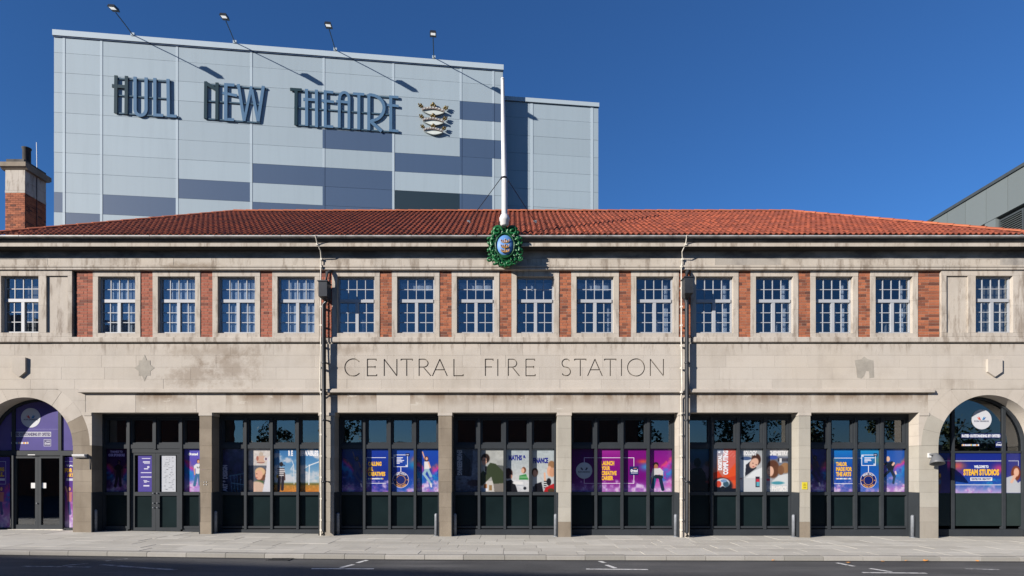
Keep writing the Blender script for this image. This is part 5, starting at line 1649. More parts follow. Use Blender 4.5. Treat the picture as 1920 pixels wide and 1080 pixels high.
colx = [101, 120, 190, 332, 471, 607, 737.5, 864, 925, 943]
cs = [tw(p, 500)[0] for p in colx]
ztop = tw(101, 57)[1]
zcop = tw(195, 75.5)[1]
zj0 = tw(195, 105)[1]
ph = (zj0 - tw(195, 105 + 37.1 * 8)[1]) / 8
levels = [zcop] + [zj0 - ph * k for k in range(12)]
print('THEATRE', round(ztop, 2), round(zcop, 2), round(zj0, 2), round(ph, 3), [round(c, 2) for c in cs])
mid = {}
def mark(c, px, py0, py1, m='clad_mid'):
    z = tw(px, (py0 + py1) / 2)[1]
    for r in range(len(levels) - 1):
        if levels[r] > z > levels[r + 1]:
            mid[(c, r)] = m
mark(0, 101, 359, 396); mark(1, 122, 399, 435); mark(2, 192, 364, 400); mark(3, 333, 335, 371); mark(4, 472, 308, 343); mark(4, 472, 380, 416)
mark(5, 608, 244, 279); mark(5, 608, 315, 349); mark(5, 608, 350, 385); mark(5, 608, 386, 420); mark(6, 738, 288, 323); mark(6, 738, 358, 394, 'clad_dark')
for c, px in ((7, 865), (8, 925)):
    mark(c, px, 193, 226); mark(c, px, 262, 297)
mark(7, 865, 298, 331); mark(7, 865, 366, 400)
SETB = .87
S_END = tw(1122, 300, -SETB)[0]
bd = 14.0
w = MB().box(.02, cs[-1] - .02, .012, bd, 0, ztop - .05).build('wall', M['clad_mid'], TH)
z2top = tw(996, 185, -SETB)[1]
MB().box(cs[-1] - .01, S_END - .02, SETB + .012, bd - .5, 0, z2top - .05).build('rear_block_wall', M['clad_mid'], TH)
g = .006
def panel(c0, c1, z0, z1, y, m, nm='cladding_panel'):
    MB().box(c0 + g, c1 - g, y + RNG.uniform(-.003, .003), y + .03, z0 + g, z1 - g).build(nm, M[m], w)
for c in range(len(cs) - 1):
    for r in range(len(levels) - 1):
        panel(cs[c], cs[c + 1], levels[r + 1], levels[r], 0, mid.get((c, r), 'clad'))
for c in range(1, len(cs) - 1):                       # cover strips between the panel columns
    hw = .06
    for r in range(len(levels) - 1):
        a, b = mid.get((c - 1, r), 'clad'), mid.get((c, r), 'clad')
        m = a if a == b else 'clad_mid' if 'clad_mid' in (a, b) and c in (5, 7) else 'trim'
        m = 'trim' if m == 'clad' else m
        MB().box(cs[c] - hw, cs[c] + hw, -.014, .03, levels[r + 1], levels[r] - .004).build('cover_strip', M[m], w)
MB().box(-.03, cs[-1] + .03, -.09, .5, zcop + .02, ztop).build('coping', M['trim'], TH)
MB().box(-.02, cs[-1] + .02, -.05, .1, zcop - .03, zcop + .019).build('coping_dark_trim', M['clad_mid'], TH)  # slate blue strip just below the coping
# right flank of the tower and the lower block set back beside it
c2 = [cs[-1]] + [tw(p, 300, -SETB)[0] for p in (997, 1110)] + [S_END]
zc2 = tw(1000, 193.5, -SETB)[1]
z20 = tw(1000, 222, -SETB)[1]
lv2 = [zc2] + [z20 - 1.03 * k for k in range(10)]
for c in range(3):
    for r in range(len(lv2) - 1): panel(c2[c], c2[c + 1], lv2[r + 1], lv2[r], SETB, 'clad')
for c in (1, 2):
    MB().box(c2[c] - .075, c2[c] + .075, SETB - .014, SETB + .03, lv2[-1], zc2).build('cover_strip', M['trim'], w)
MB().box(cs[-1] + .031, S_END + .03, SETB - .09, bd, zc2 + .02, z2top).build('coping', M['trim'], TH)
for sx, yy0, yy1, zt in ((S_END, SETB, bd - .5, z2top), (cs[-1], 0, SETB, ztop), (0, 0, bd, ztop)):
    MB().box(sx - .02, sx + .001, yy0 + .06, yy1, 0, zt - .06).build('side_cladding', M['clad'], TH)

# letters
def sgn_word(label, ox, oy, sc_, strokes, rails, first_dark):
    pts = [p for k in strokes for s in k for p in s[0]]
    cx = tw(ox + pts[0][0] / sc_, oy + pts[0][1] / sc_)
    T_ = thing('sign_word', label, 'sign', (cx[0], -.1, cx[1]), frame=TFR, group='words of the theatre sign')
    Q = .105
    for i, k in enumerate(strokes):
        mb = MB()
        for line, w_ in k:
            P_ = [Vector(tw(ox + u / sc_, oy + v / sc_, Q)) for u, v in line]
            h = w_ / sc_ / 64 * 1.78 / 2 * 1.02
            for j, (a, b) in enumerate(zip(P_[:-1], P_[1:])):
                d = (b - a).normalized(); n = Vector((-d.y, d.x)) * h
                e = d * (h * .35 if 0 < j else 0); e2 = d * (h * .35 if j < len(P_) - 2 else 0)
                y = -Q + .0015 * (len(mb.v) // 8 % 5)
                mb.prism([tuple(a - e + n), tuple(b + e2 + n), tuple(b + e2 - n), tuple(a - e - n)], y, y + .055)
        mb.build('letter', M['sign_dark'] if i == 0 else M['sign_blue'], T_)
    for a, b in rails:
        p, r = tw(ox + a[0] / sc_, oy + a[1] / sc_, .09), tw(ox + b[0] / sc_, oy + b[1] / sc_, .09)
        mb = MB()
        z0, z1 = p[1], r[1]
        mb.prism([(p[0], z0 - .035), (r[0], z1 - .035), (r[0], z1 + .035), (p[0], z0 + .035)], -.066, -.03)
        mb.build('rail', M['sign_rail'], T_)
        for k in range(3):
            u = p[0] + (r[0] - p[0]) * (.15 + .35 * k)
            zz = z0 + (z1 - z0) * (.15 + .35 * k)
            MB().box(u - .03, u + .03, -.031, .0, zz - .03, zz + .03).build('bracket', M['sign_rail'], T_)
    return T_
def curve(cx, cy, rx, ry, a0, a1, n=10):
    return [(cx + rx * math.cos(math.radians(a0 + (a1 - a0) * i / n)), cy + ry * math.sin(math.radians(a0 + (a1 - a0) * i / n))) for i in range(n + 1)]
sgn_word('leftmost word of the blue theatre sign, four tall letters with a dark first letter', 190, 120, 6.0, [
    [([(163, 127), (159, 550)], 34), ([(281, 133), (277, 563)], 34), ([(118, 243), (290, 256)], 36)],
    [([(378, 142), (378, 505)] + curve(440, 510, 62, 66, 180, 0) + [(502, 510), (502, 150)], 34)],
    [([(601, 157), (601, 588)], 34), ([(585, 572), (695, 577)], 32)],
    [([(749, 167), (754, 596)], 34), ([(738, 580), (846, 586)], 32)]],
    [((150, 158), (780, 192)), ((150, 345), (765, 388)), ((150, 545), (875, 600))], True)
sgn_word('middle word of the blue theatre sign, three letters with a dark first letter', 190, 120, 6.0, [
    [([(1174, 195), (1170, 612)], 34), ([(1165, 205), (1310, 298)], 38), ([(1301, 207), (1298, 624)], 34)],
    [([(1400, 214), (1398, 632)], 36), ([(1384, 230), (1496, 236)], 34), ([(1362, 324), (1526, 354)], 30), ([(1384, 620), (1492, 626)], 32)],
    [([(1540, 225), (1606, 640)], 32), ([(1606, 640), (1688, 250)], 28), ([(1692, 285), (1762, 645)], 32), ([(1762, 645), (1822, 245)], 34)]],
    [((1160, 222), (1865, 276)), ((1160, 410), (1800, 452)), ((1160, 610), (1785, 657))], True)
sgn_word('longest word of the blue theatre sign, seven letters beside the gold crowns', 530, 140, 5.647, [
    [([(78, 152), (202, 160)], 30), ([(141, 165), (138, 532)], 32)],
    [([(252, 150), (253, 542)], 32), ([(357, 158), (358, 555)], 32), ([(218, 258), (350, 266)], 30)],
    [([(450, 165), (450, 558)], 32), ([(435, 178), (536, 186)], 28), ([(412, 272), (543, 288)], 28), ([(436, 543), (536, 550)], 28)],
    [([(598, 562), (600, 250)] + curve(652, 245, 50, 58, 180, 360) + [(702, 250), (700, 575)], 30), ([(566, 280), (700, 292)], 28)],
    [([(744, 200), (864, 208)], 28), ([(806, 205), (805, 580)], 32)],
    [([(912, 205), (911, 588)], 32), ([(912, 212)] + curve(925, 350, 148, 138, -85, 80, 14) + [(925, 495)], 32), ([(930, 492), (1048, 598)], 34)],
    [([(1144, 220), (1144, 602)], 32), ([(1126, 232), (1226, 238)], 28), ([(1106, 318), (1228, 332)], 28), ([(1126, 588), (1226, 596)], 28)]],
    [((120, 165), (1225, 242)), ((120, 343), (1130, 418)), ((130, 528), (1225, 606))], True)

# three gold crowns
M['gold'] = mat_plain('old_gold', (.15, .11, .035), .5, .3, wear=.5, scale=5)
M['gold_light'] = mat_plain('crown_band', (.34, .28, .25), .5, .2, wear=.2, scale=5)
M['pale'] = mat_plain('crown_pale_lining', (.58, .62, .58), .5)
cr_loc = tw(812, 250)
CR = thing('crown_emblem', 'emblem of three stacked gold crowns right of the theatre sign', 'emblem', (cr_loc[0], 0, cr_loc[1]), frame=TFR)
def crown(cx, cy, w_, label=None):
    k = w_ / 22.0
    T = lambda u, v: tw(cx + u * k, cy + v * k + u * k * .09, .16)
    n = 12
    low = [T(-22 + 44 * i / n, 6.5 * math.sin(math.pi * i / n)) for i in range(n + 1)]
    up = [T(-22 + 44 * i / n, -4.2 * math.sin(math.pi * i / n)) for i in range(n + 1)]
    up2 = [T(-23 + 46 * i / n, -4 - 4.6 * math.sin(math.pi * i / n)) for i in range(n + 1)]
    b = MB(); b.prism(up + up2[::-1], -.22, -.06)
    o = b.build('crown', M['gold_light'], CR)
    MB().prism(low + up[::-1], -.15, -.04).build('lining', M['pale'], o)
    for i in range(7):
        u = -18 + 6 * i
        p = T(u, -6.4 * math.cos(u / 22 * 1.35) - .4)
        MB().box(p[0] - .04 * k, p[0] + .04 * k, -.24, -.22, p[1] - .03 * k, p[1] + .03 * k).build('pearl', M['pale'], o)
    for (u, v, s, tilt) in ((-24, -9, 1.0, -.5), (0, -12.5, 1.25, 0), (24, -9, 1.0, .5)):
        f_ = MB()
        for (a, b_, r) in ((0, -2.6, 2.5), (-3.0, .2, 2.0), (3.0, .2, 2.0), (0, 2.2, 1.8), (tilt * 9, -3.5, 1.5)):
            q0 = T(u + (a + tilt * 1.5) * s, v + b_ * s)
            f_.ball((q0[0], -.15, q0[1]), r * s * k / 33, .07, r * s * k / 33, 8, 5)
        f_.build('fleuron', M['gold'], o)
crown(812.3, 209, 20.5); crown(812.3, 228.5, 19.2); crown(812.5, 246.5, 17.5)

def mat_lens():
    t = NT('glowing_white_lens')
    t.b.inputs['Emission Color'].default_value = (1, .98, .94, 1); t.b.inputs['Emission Strength'].default_value = .3  # weak glow added to brighten the lens faces
    return t.done((.8, .8, .78), .2)
# four floodlights on long arms over the parapet
for i, ((hx, hy), (bx, by)) in enumerate((((213, 18), (250, 67)), ((421, 34), (441, 81)), ((616, 50), (629, 95)), ((812, 66), (813.5, 109.5)))):
    Q = 2.15
    b_ = tw(bx, by, .02)
    h = tw(hx, hy, Q)
    T_ = thing('sign_floodlight', ['floodlight on a long arm over the left end of the tower roof', 'second floodlight from the left on the tower parapet', 'third floodlight from the left, above the longest sign word', 'rightmost floodlight on the tower parapet, above the crowns'][i], 'floodlight', (b_[0], .0, b_[1]), frame=TFR, group='floodlights on arms over the theatre parapet')
    a, e = Vector((b_[0], -.02, b_[1])), Vector((h[0], -Q, h[1]))
    MB().box(b_[0] - .09, b_[0] + .09, -.12, .12, b_[1] - .06, b_[1] + .1).build('base_plate', M['trim'], T_)
    e0 = e + Vector((0, .22, .0))
    MB().tube([a, a.lerp(e0, .5) + Vector((0, 0, .02)), e0], .026, 8).build('arm', M['sign_dark'], T_)
    hb = MB()
    hb.add([(e.x + u * .17, e.y + v * .28, e.z + zz + (.10 if v > 0 else -.02)) for u, v, zz in ((-1, -1, -.02), (1, -1, -.02), (1, 1, -.02), (-1, 1, -.02), (-.8, -.8, .12), (.8, -.8, .12), (.8, .8, .12), (-.8, .8, .12))],
           [(0, 3, 2, 1), (4, 5, 6, 7), (0, 1, 5, 4), (1, 2, 6, 5), (2, 3, 7, 6), (3, 0, 4, 7)])
    hb.build('housing', M['iron'], T_)
    ln = MB()
    ln.add([(e.x + u * .12, e.y - .04 + v * .19, e.z - .028 + (.085 if v > 0 else -.015)) for u, v in ((-1, -1), (1, -1), (1, 1), (-1, 1))], [(0, 3, 2, 1)])
    ln.build('lens', M['lens'] if 'lens' in M else M.setdefault('lens', mat_lens()), T_)

# ------------------------------------------------------------------ chimney on the neighbouring roof, left
CY = 7.0
XC = lambda p, e=0: X(p, CY + e)
ZC = lambda p, e=0: Z(p, CY + e)
CD = 1.15
cx0, cx1 = XC(9.5), XC(46.5)
CH = thing('chimney_stack', 'red brick chimney with pale stone head and one black pot', 'chimney', (cx0, CY, 8.0))
zb, zs, zc, zt = 7.9, ZC(361.5), ZC(321), ZC(306)
MB().box(cx0 + .012, cx1 - .012, CY + .012, CY + CD - .012, zb, zs).build('stack_core', M['brick_mortar'], CH)
zb = 11.2; n = 26; ch_ = (zs - zb) / n
for k in range(n):
    z0, z1 = zb + k * ch_ + .005, zb + (k + 1) * ch_ - .005
    xs_ = [cx0, cx0 + .215, cx0 + .43, cx0 + .645, cx1] if k % 2 else [cx0, cx0 + .105, cx0 + .32, cx0 + .535, cx0 + .75, cx1]
    xs_ = [q_ for q_ in xs_ if q_ < cx1 - .03] + [cx1]
    for a, b in zip(xs_[:-1], xs_[1:]): MB().box(a + .005, b - .005, CY + RNG.uniform(0, .004), CY + .06, z0, z1).build('brick', M['brick'], CH)
    ys_ = [CY + .062, CY + .27, CY + .49, CY + .70, CY + .92, CY + CD] if k % 2 else [CY + .062, CY + .17, CY + .38, CY + .6, CY + .81, CY + 1.03, CY + CD]
    for a, b in zip(ys_[:-1], ys_[1:]): MB().box(cx1 - .06, cx1 - RNG.uniform(0, .004), a + .005, b - .005, z0, z1).build('brick', M['brick'], CH)
MB().box(cx0 - .004, cx1 + .004, CY - .004, CY + CD, zs + .001, zs + .10).build('base_stone', M['stone'], CH)
hh = (zc - zs - .10) / 2
W3 = (cx1 - cx0) / 3
for k in range(3): stone('head_stone', cx0 + k * W3, cx0 + (k + 1) * W3, zs + .10 + hh, zc + .07, CY + .01, CY + .3, M['stone'], CH)
stone('head_stone', cx0, cx1, zs + .11, zs + .10 + hh, CY + .005, CY + .3, M['stone'], CH)
for k in range(2):
    for j in range(2): MB().box(cx0, cx1 - .004 - .002 * k, CY + .302 + (CD - .302) / 2 * k + .003, CY + .302 + (CD - .302) / 2 * (k + 1) - .003, zs + .103 + hh * j, zs + .10 + hh * (j + 1) - .004 + .07 * j).build('head_stone', M['stone'], CH)
MB().profile([(CY + .0, zc + .06), (CY - .10, zc + .14), (CY - .13, zc + .15), (CY - .13, zt), (CY + CD + .13, zt), (CY + CD + .13, zc + .15), (CY + CD + .1, zc + .14), (CY + CD, zc + .06)], cx0 - .13, cx1 + .13).build('cap_moulding', M['stone_brown'], CH)
MB().box(cx0 + .06, cx1 - .02, CY - .02, CY + CD + .02, zt + .001, zt + .16).build('cap_course', M['stone_dark'], CH)
M['pot'] = mat_plain('sooty_clay_pot', (.035, .032, .03), .85, wear=.4)
px_ = X(50, CY + .55); zp = Z(279, CY + .55)
MB().lathe([(.17, 0), (.155, .1), (.15, zp - zt - .2), (.175, zp - zt - .16), (.175, zp - zt - .12), (.12, zp - zt - .12), (.115, zp - zt - .6), (0, zp - zt - .6)], (px_, CY + .55, zt + .145), 14).build('chimney_pot', M['pot'], CH)
ar = X(69.5, CY + .9)
MB().tube([(ar, CY + .9, zt + .1), (ar - .02, CY + .9, Z(267, CY + .9))], .014, 6).build('aerial_rod', M['white'], CH)
MB().tube([(cx1 + .012, CY + .62, zb), (cx1 + .012, CY + .62, zt - .2)], .014, 6).build('conductor', M['iron'], CH)

# low wing under the chimney, out of sight behind the parapet
o = MB().box(-24, -19.9, 4.5, 10.5, -.6, 8.2).build('rear_wing', M['brick_dull'])
props(o, 'plain red brick rear wing that carries the chimney', 'building')

# ------------------------------------------------------------------ grey modern building, right
WX = 20.0
GB = thing('grey_building', 'modern grey panelled building with louvred windows rising behind the roof at right', 'building', (WX, 6, 0))
M['gp'] = mat_clad('grey_cladding', (.145, .17, .175), .04)
M['gp_dark'] = mat_plain('dark_grey_edge', (.05, .06, .065), .5)
yd = lambda px: F * WX / (px - 960) - D
yend = yd(1734.6)
zt = 13.83
zb_ = 12.40
MB().box(WX + .35, WX + 14, -4, yend - .05, -1, zt - .15).build('wall', M['gp_dark'], GB)
ps = [1734.6, 1776, 1810, 1849, 1889.5, 1935, 1987, 2047, 2117, 2200]
for a, b in zip(ps[:-1], ps[1:]):
    y1, y0 = yd(a), yd(b)
    MB().box(WX, WX + .34, y0 + .012, y1 - .012, zb_, zt).build('cladding_panel', M['gp'], GB)
MB().box(WX - .06, WX + 14.1, yd(2200), yend + .05, zt + .001, zt + .13).build('roof_edge', M['gp_dark'], GB)
MB().box(WX + .351, WX + 14, yend - .049, yend, -1, zt).build('end_wall', M['gp'], GB)
# piers and louvred windows below the band
def low_panel(pa, pb): MB().box(WX, WX + .34, yd(pb) + .012, yd(pa) - .012, 6.0, zb_ - .02).build('cladding_panel', M['gp'], GB)
low_panel(1734.6, 1800); low_panel(1846, 1867); low_panel(2010, 2060)
def louvre(pa, pb):
    y1, y0 = yd(pa), yd(pb)
    fr = MB()
    fr.box(WX + .10, WX + .3, y0, y0 + .07, 9.5, zb_ - .12).box(WX + .10, WX + .3, y1 - .07, y1, 9.5, zb_ - .12).box(WX + .10, WX + .3, y0 + .07, y1 - .07, zb_ - .19, zb_ - .12)
    o = fr.build('louvred_window', M['gp_dark'], GB)
    k = 0; z = zb_ - .24
    while z > 10.2:
        MB().profile([(0, 0), (0, 0)], 0, 0) if False else None
        s = MB(); s.add([(WX + .12, y0 + .07, z), (WX + .12, y1 - .07, z), (WX + .21, y1 - .07, z + .055), (WX + .21, y0 + .07, z + .055), (WX + .12, y0 + .07, z - .012), (WX + .12, y1 - .07, z - .012), (WX + .21, y1 - .07, z + .043), (WX + .21, y0 + .07, z + .043)],
                        [(0, 1, 2, 3), (7, 6, 5, 4), (0, 4, 5, 1), (2, 6, 7, 3), (1, 5, 6, 2), (3, 7, 4, 0)])
        s.build('slat', M['gp'], o); z -= .088
    MB().box(WX + .29, WX + .3, y0 + .071, y1 - .071, 9.5, zb_ - .2).build('backing', M['black'], o)
louvre(1802, 1845); louvre(1868, 1914)
MB().box(WX + .12, WX + .3, yd(2008), yd(1917), 9.5, zb_ - .12).build('window_pane', M['glass_dark'], GB)

# ------------------------------------------------------------------ flagpole and coat of arms
FYp = -.74
px_ = X(946, FYp)
fz0, fz1 = Z(420, FYp), Z(150, FYp)
FP = thing('flagpole', 'tall white flagpole standing on the cornice above the green coat of arms', 'flagpole', (px_, FYp, fz0 - .1))
hgt = fz1 - fz0
xo = X(942, FYp) - px_
MB().tube([(px_, FYp, fz0 + .1), (px_ + xo * .05, FYp, fz0 + hgt * .3), (px_ + xo * .5, FYp, fz0 + hgt * .65), (px_ + xo * .9, FYp, fz1)], [.082, .078, .066, .048], 14).build('pole', M['white'], FP)
MB().lathe([(0, 0), (.05, 0), (.055, .03), (.04, .06), (0, .07)], (px_ + xo * .9, FYp, fz1 - .001), 12).build('finial', M['white'], FP)
MB().lathe([(.0, -.02), (.10, -.02), (.10, .0), (.125, .02), (.125, .10), (.145, .12), (.145, .20), (.125, .22), (.115, .27), (.08, .30), (.0, .30)], (px_, FYp, Z(422, FYp)), 18).build('collar', M['white'], FP)
def roofpt(px, py):
    """point on the front roof slope seen at a photo pixel."""
    m = (ZR - ZE) / (YR - YE)
    k = (885 - py) / F
    y = (ZE - m * YE - CZ - k * D + .04) / (k - m)
    return Vector((X(px, y), y, ZE + m * (y - YE) + .04))
zg = Z(334, FYp)
MB().lathe([(.078, 0), (.095, .01), (.095, .05), (.078, .06)], (px_ + xo * .3, FYp, zg - .03), 12).build('guy_collar', M['dark_wire'], FP)
for s, (ax, ay) in ((-1, (879, 416)), (1, (1003, 416))):
    e = roofpt(ax, ay)
    MB().tube([(px_ + xo * .3 + s * .09, FYp + .02, zg), e], .011, 6).build('guy_wire', M['dark_wire'], FP)
    MB().box(e.x - .05, e.x + .05, e.y - .06, e.y + .06, e.z - .08, e.z + .03).build('wire_anchor', M['steel'], FP)

M['green'] = mat_plain('dark_green_gloss', (.006, .070, .022), .38, 0, .4, wear=.35, scale=9)
M['green_hi'] = mat_plain('green_gloss', (.008, .105, .030), .36, 0, .4, wear=.3, scale=9)
M['shield'] = mat_plain('shield_blue', (.10, .24, .52), .5, 0, .3)
M['gilt'] = mat_plain('bright_gilt', (.62, .33, .08), .35, .4, wear=.3, scale=20)
AYc = -.60
CA = thing('coat_of_arms', 'green scrolled coat of arms with a blue shield of gold crowns on the cornice', 'coat of arms', (X(947, AYc), AYc + .3, Z(500, AYc)))
U = lambda px, y=AYc: X(px, y)
V = lambda py, y=AYc: Z(py, y)
outline = [(947, 501), (939, 499), (935, 492), (927, 487), (920, 481), (918, 470), (916, 458), (919, 445), (922, 434), (930, 426), (940, 427), (949, 424), (957, 427), (966, 426), (973, 434), (976, 446), (978, 459), (976, 471), (974, 481), (967, 487), (959, 492), (955, 499)]
b = MB().prism([(U(x_), V(y_)) for x_, y_ in outline], AYc + .03, AYc + .14)
b.box(U(947) - .2, U(947) + .2, AYc + .141, -.12, V(489), V(440))
b.prism([(U(947 + (x_ - 947) * .86), V(463 + (y_ - 463) * .86)) for x_, y_ in outline], AYc - .02, AYc + .04)
cart = b.build('cartouche', M['green'], CA)
MB().ball((U(947), AYc + .03, V(462)), .33, .13, .46, 28, 14).build('cartouche_boss', M['green'], cart)
def scroll(cx, cy, r0, turns, a0, s, th=.05):
    pts = []
    n = int(turns * 14)
    for i in range(n + 1):
        f_ = i / n
        r = r0 * (1 - f_ * .85)
        a = a0 + s * turns * 2 * math.pi * f_
        pts.append((U(cx) + r * math.cos(a), AYc - .03 - .05 * f_, V(cy) + r * math.sin(a)))
    MB().tube(pts, [th * (1 - .45 * i / n) for i in range(n + 1)], 7).build('scroll', M['green_hi'], cart)
scroll(933, 434, .15, 1.5, -.6, 1, .052); scroll(961, 434, .15, 1.5, math.pi + .6, -1, .052)
scroll(942, 495, .085, 1.3, math.pi / 2, 1, .042); scroll(953, 495, .085, 1.3, math.pi / 2, -1, .042)
scroll(917, 487, .075, 1.3, 1.2, -1, .034); scroll(977, 486, .075, 1.3, math.pi - 1.2, 1, .034)
def curl(c_, d_, t_, L, r0):
    """a fleshy leaf that rolls over at its tip."""
    f_ = Vector((0, -1, 0))
    pts = [c_ - d_ * L * .3, c_ + d_ * L * .35 + f_ * .02, c_ + d_ * L * .8 + t_ * L * .25 + f_ * .035, c_ + d_ * L * .95 + t_ * L * .6 + f_ * .02, c_ + d_ * L * .75 + t_ * L * .8 + f_ * .05]
    MB().tube(pts, [r0 * .7, r0, r0 * .85, r0 * .6, r0 * .25], 7).build('acanthus_leaf', M['green_hi'], cart)
for s in (-1, 1):                                      # side ribs and curled leaves
    pts = []
    for i in range(21):
        a = math.pi * (.20 + .66 * i / 20)
        w_ = .405 + .02 * math.sin(i * 1.3)
        pts.append((U(947) + s * w_ * math.sin(a), AYc - .03 + .02 * math.sin(i * 2.1), V(462) + .555 * math.cos(a)))
    MB().tube(pts, [.032 + .018 * abs(math.sin(i * 1.05)) for i in range(21)], 7).build('rib', M['green_hi'], cart)
    for i in range(8):
        a = math.pi * (.20 + .088 * i)
        c_ = Vector((U(947) + s * .43 * math.sin(a), AYc - .01, V(462) + .565 * math.cos(a)))
        d_ = Vector((s * math.sin(a), 0, math.cos(a))).normalized()
        t_ = Vector((s * math.cos(a), 0, -math.sin(a))) * (-1 if i % 2 else 1)
        curl(c_, d_, t_, RNG.uniform(.065, .095), RNG.uniform(.036, .046))
    for i in range(7):
        a = math.pi * (.16 + .11 * i)
        c_ = Vector((U(947) + s * .325 * math.sin(a), AYc - .075, V(462) + .45 * math.cos(a)))
        d_ = Vector((s * math.sin(a), 0, math.cos(a))).normalized()
        curl(c_, d_, Vector((s * math.cos(a), 0, -math.sin(a))), .07, .032)
MB().tube([(U(947) + .265 * math.sin(2 * math.pi * i / 28), AYc - .08, V(462) + .345 * math.cos(2 * math.pi * i / 28)) for i in range(29)], .022, 7, False).build('shield_border', M['green'], cart)
MB().ball((U(947), AYc - .02, V(497)), .075, .07, .085, 10, 8).build('tail_boss', M['green_hi'], cart)
sh = MB().ball((U(947), AYc - .03, V(461.5)), .245, .12, .305, 24, 12).build('shield', M['shield'], CA)
for k, py in enumerate((451.5, 461, 469.5)):
    c_ = MB()
    yy = AYc - .155 + .012 * abs(k - 1)
    w_ = .10
    cx, cz_ = U(947, yy), V(py + 2, yy)
    c_.tube([(cx + w_ * (-1 + 2 * i / 6), yy - .005 * math.sin(math.pi * i / 6), cz_ - .018 * math.sin(math.pi * i / 6)) for i in range(7)], .014, 6)
    for u, h in ((-w_ * 1.05, .055), (-w_ * .5, .035), (0, .07), (w_ * .5, .035), (w_ * 1.05, .055)):
        c_.tube([(cx + u * .9, yy, cz_), (cx + u * 1.1, yy - .005, cz_ + h * .7)], .010, 5).ball((cx + u * 1.1, yy - .008, cz_ + h), .017, .012, .017, 7, 5)
    c_.build('gold_crown', M['gilt'], sh)

# ------------------------------------------------------------------ rainwater pipes and white cables
def hopper(pxl, pxr, y0, y1, py0, py1, T_, taper):
    yf = -.50
    a, b, zt_, zb2 = X(pxl, yf), X(pxr, yf), Z(py0, yf), Z(py1, yf)
    mb = MB().box(a, b, yf, -.10, zb2, zt_ - .03)
    mb.box(a - .025, b + .025, yf - .025, -.10, zt_ - .029, zt_)
    n0 = len(mb.v)
    i_ = .07
    mb.add([(a, yf, zb2 - .001), (b, yf, zb2 - .001), (b, -.10, zb2 - .001), (a, -.10, zb2 - .001), (a + i_, -.26, zb2 - taper), (b - i_, -.26, zb2 - taper), (b - i_, -.10, zb2 - taper), (a + i_, -.10, zb2 - taper)],
           [(0, 1, 5, 4), (1, 2, 6, 5), (2, 3, 7, 6), (3, 0, 4, 7), (4, 5, 6, 7)])
    mb.build('hopper', M['iron'], T_)
    return (a + b) / 2, zb2 - taper, zt_
DP = []
for i, (pp, hl, hr, hy0, hy1, cab) in enumerate(((607.5, 597, 613, 525.5, 555, [(591, 441), (595, 457), (601, 470), (602, 484)]), (1287.8, 1284.3, 1300, 518, 549, [(1288, 441), (1286, 456), (1279, 472), (1279.5, 484)]))):
    yp = -.17
    xp = X(pp, yp)
    gz = G(xp)
    T_ = thing('downpipe', ['black downpipe with square hopper left of the carved lettering', 'black downpipe with square hopper right of the carved lettering'][i], 'drainpipe', (xp, yp, gz), group='downpipes with hoppers on the front')
    xh, zh, zht = hopper(hl, hr, 0, 0, hy0, hy1, T_, .06 + .05 * i)
    MB().tube([(xh, -.18, zh + .02), (xp, yp, zh - .10), (xp, yp, gz + .16), (xp, yp - .06, gz + .05)], .060, 14).build('pipe', M['iron'], T_)
    # offset from the gutter through the cornice into the hopper
    MB().tube([(xh + .12, -.02, Z(508)), (xh + .02, -.16, Z(514)), (xh, -.2, zht - .02)], .05, 10).build('inlet_pipe', M['iron'], T_)
    for py in (682, 790, 905):
        zz = Z(py, yp)
        MB().lathe([(.062, 0), (.072, .008), (.072, .052), (.062, .06)], (xp, yp, zz), 12).build('collar', M['iron'], T_)
        MB().box(xp + .03, xp + .11, yp + .03, .03, zz + .018, zz + .042).build('bracket', M['iron'], T_)
    # cable
    yc = -.10
    Cb = thing('lightning_cable', ['off white clipped cable running down beside the left downpipe', 'off white clipped cable running down beside the right downpipe'][i], 'cable', (X((601.5, 1279.5)[i], yc), yc, gz), group='white cables clipped beside the downpipes')
    c0 = 601.7 if i == 0 else 1277.5
    ylist = [-.66, -.49, -.36, -.15]
    pts = [(X(u, y_), y_, Z(v, y_)) for (u, v), y_ in zip(cab, ylist)]
    pts += [(X(c0, -.15), -.15, Z(505, -.15)), (X(c0, -.12), -.12, Z(560, -.12)), (X(c0, -.12), -.12, Z(640, -.12)), (X(c0, -.10), -.19, Z(730, -.19)), (X(c0, -.10), -.06, Z(745, -.06)), (X(c0, -.06), -.06, Z(860, -.06)), (X(c0 - .3, -.06), -.06, gz)]
    MB().tube(pts, [.015] * 4 + [.017] * 7, 7).build('cable_run', M['white_cable'], Cb)
    for py in (458, 486, 500, 540, 575, 610, 648, 690, 735, 775, 815, 855, 895, 935, 975, 994):
        y_ = -.47 if py < 470 else -.15 if py < 510 else -.12 if py < 700 else -.19 if py < 740 else -.06
        u = c0 if py > 490 else (cab[1][0] if py < 470 else cab[3][0])
        MB().box(X(u, y_) - .028, X(u, y_) + .028, y_ - .022, y_ + .05, Z(py, y_) - .025, Z(py, y_) + .025).build('clip', M['white_cable'], Cb)

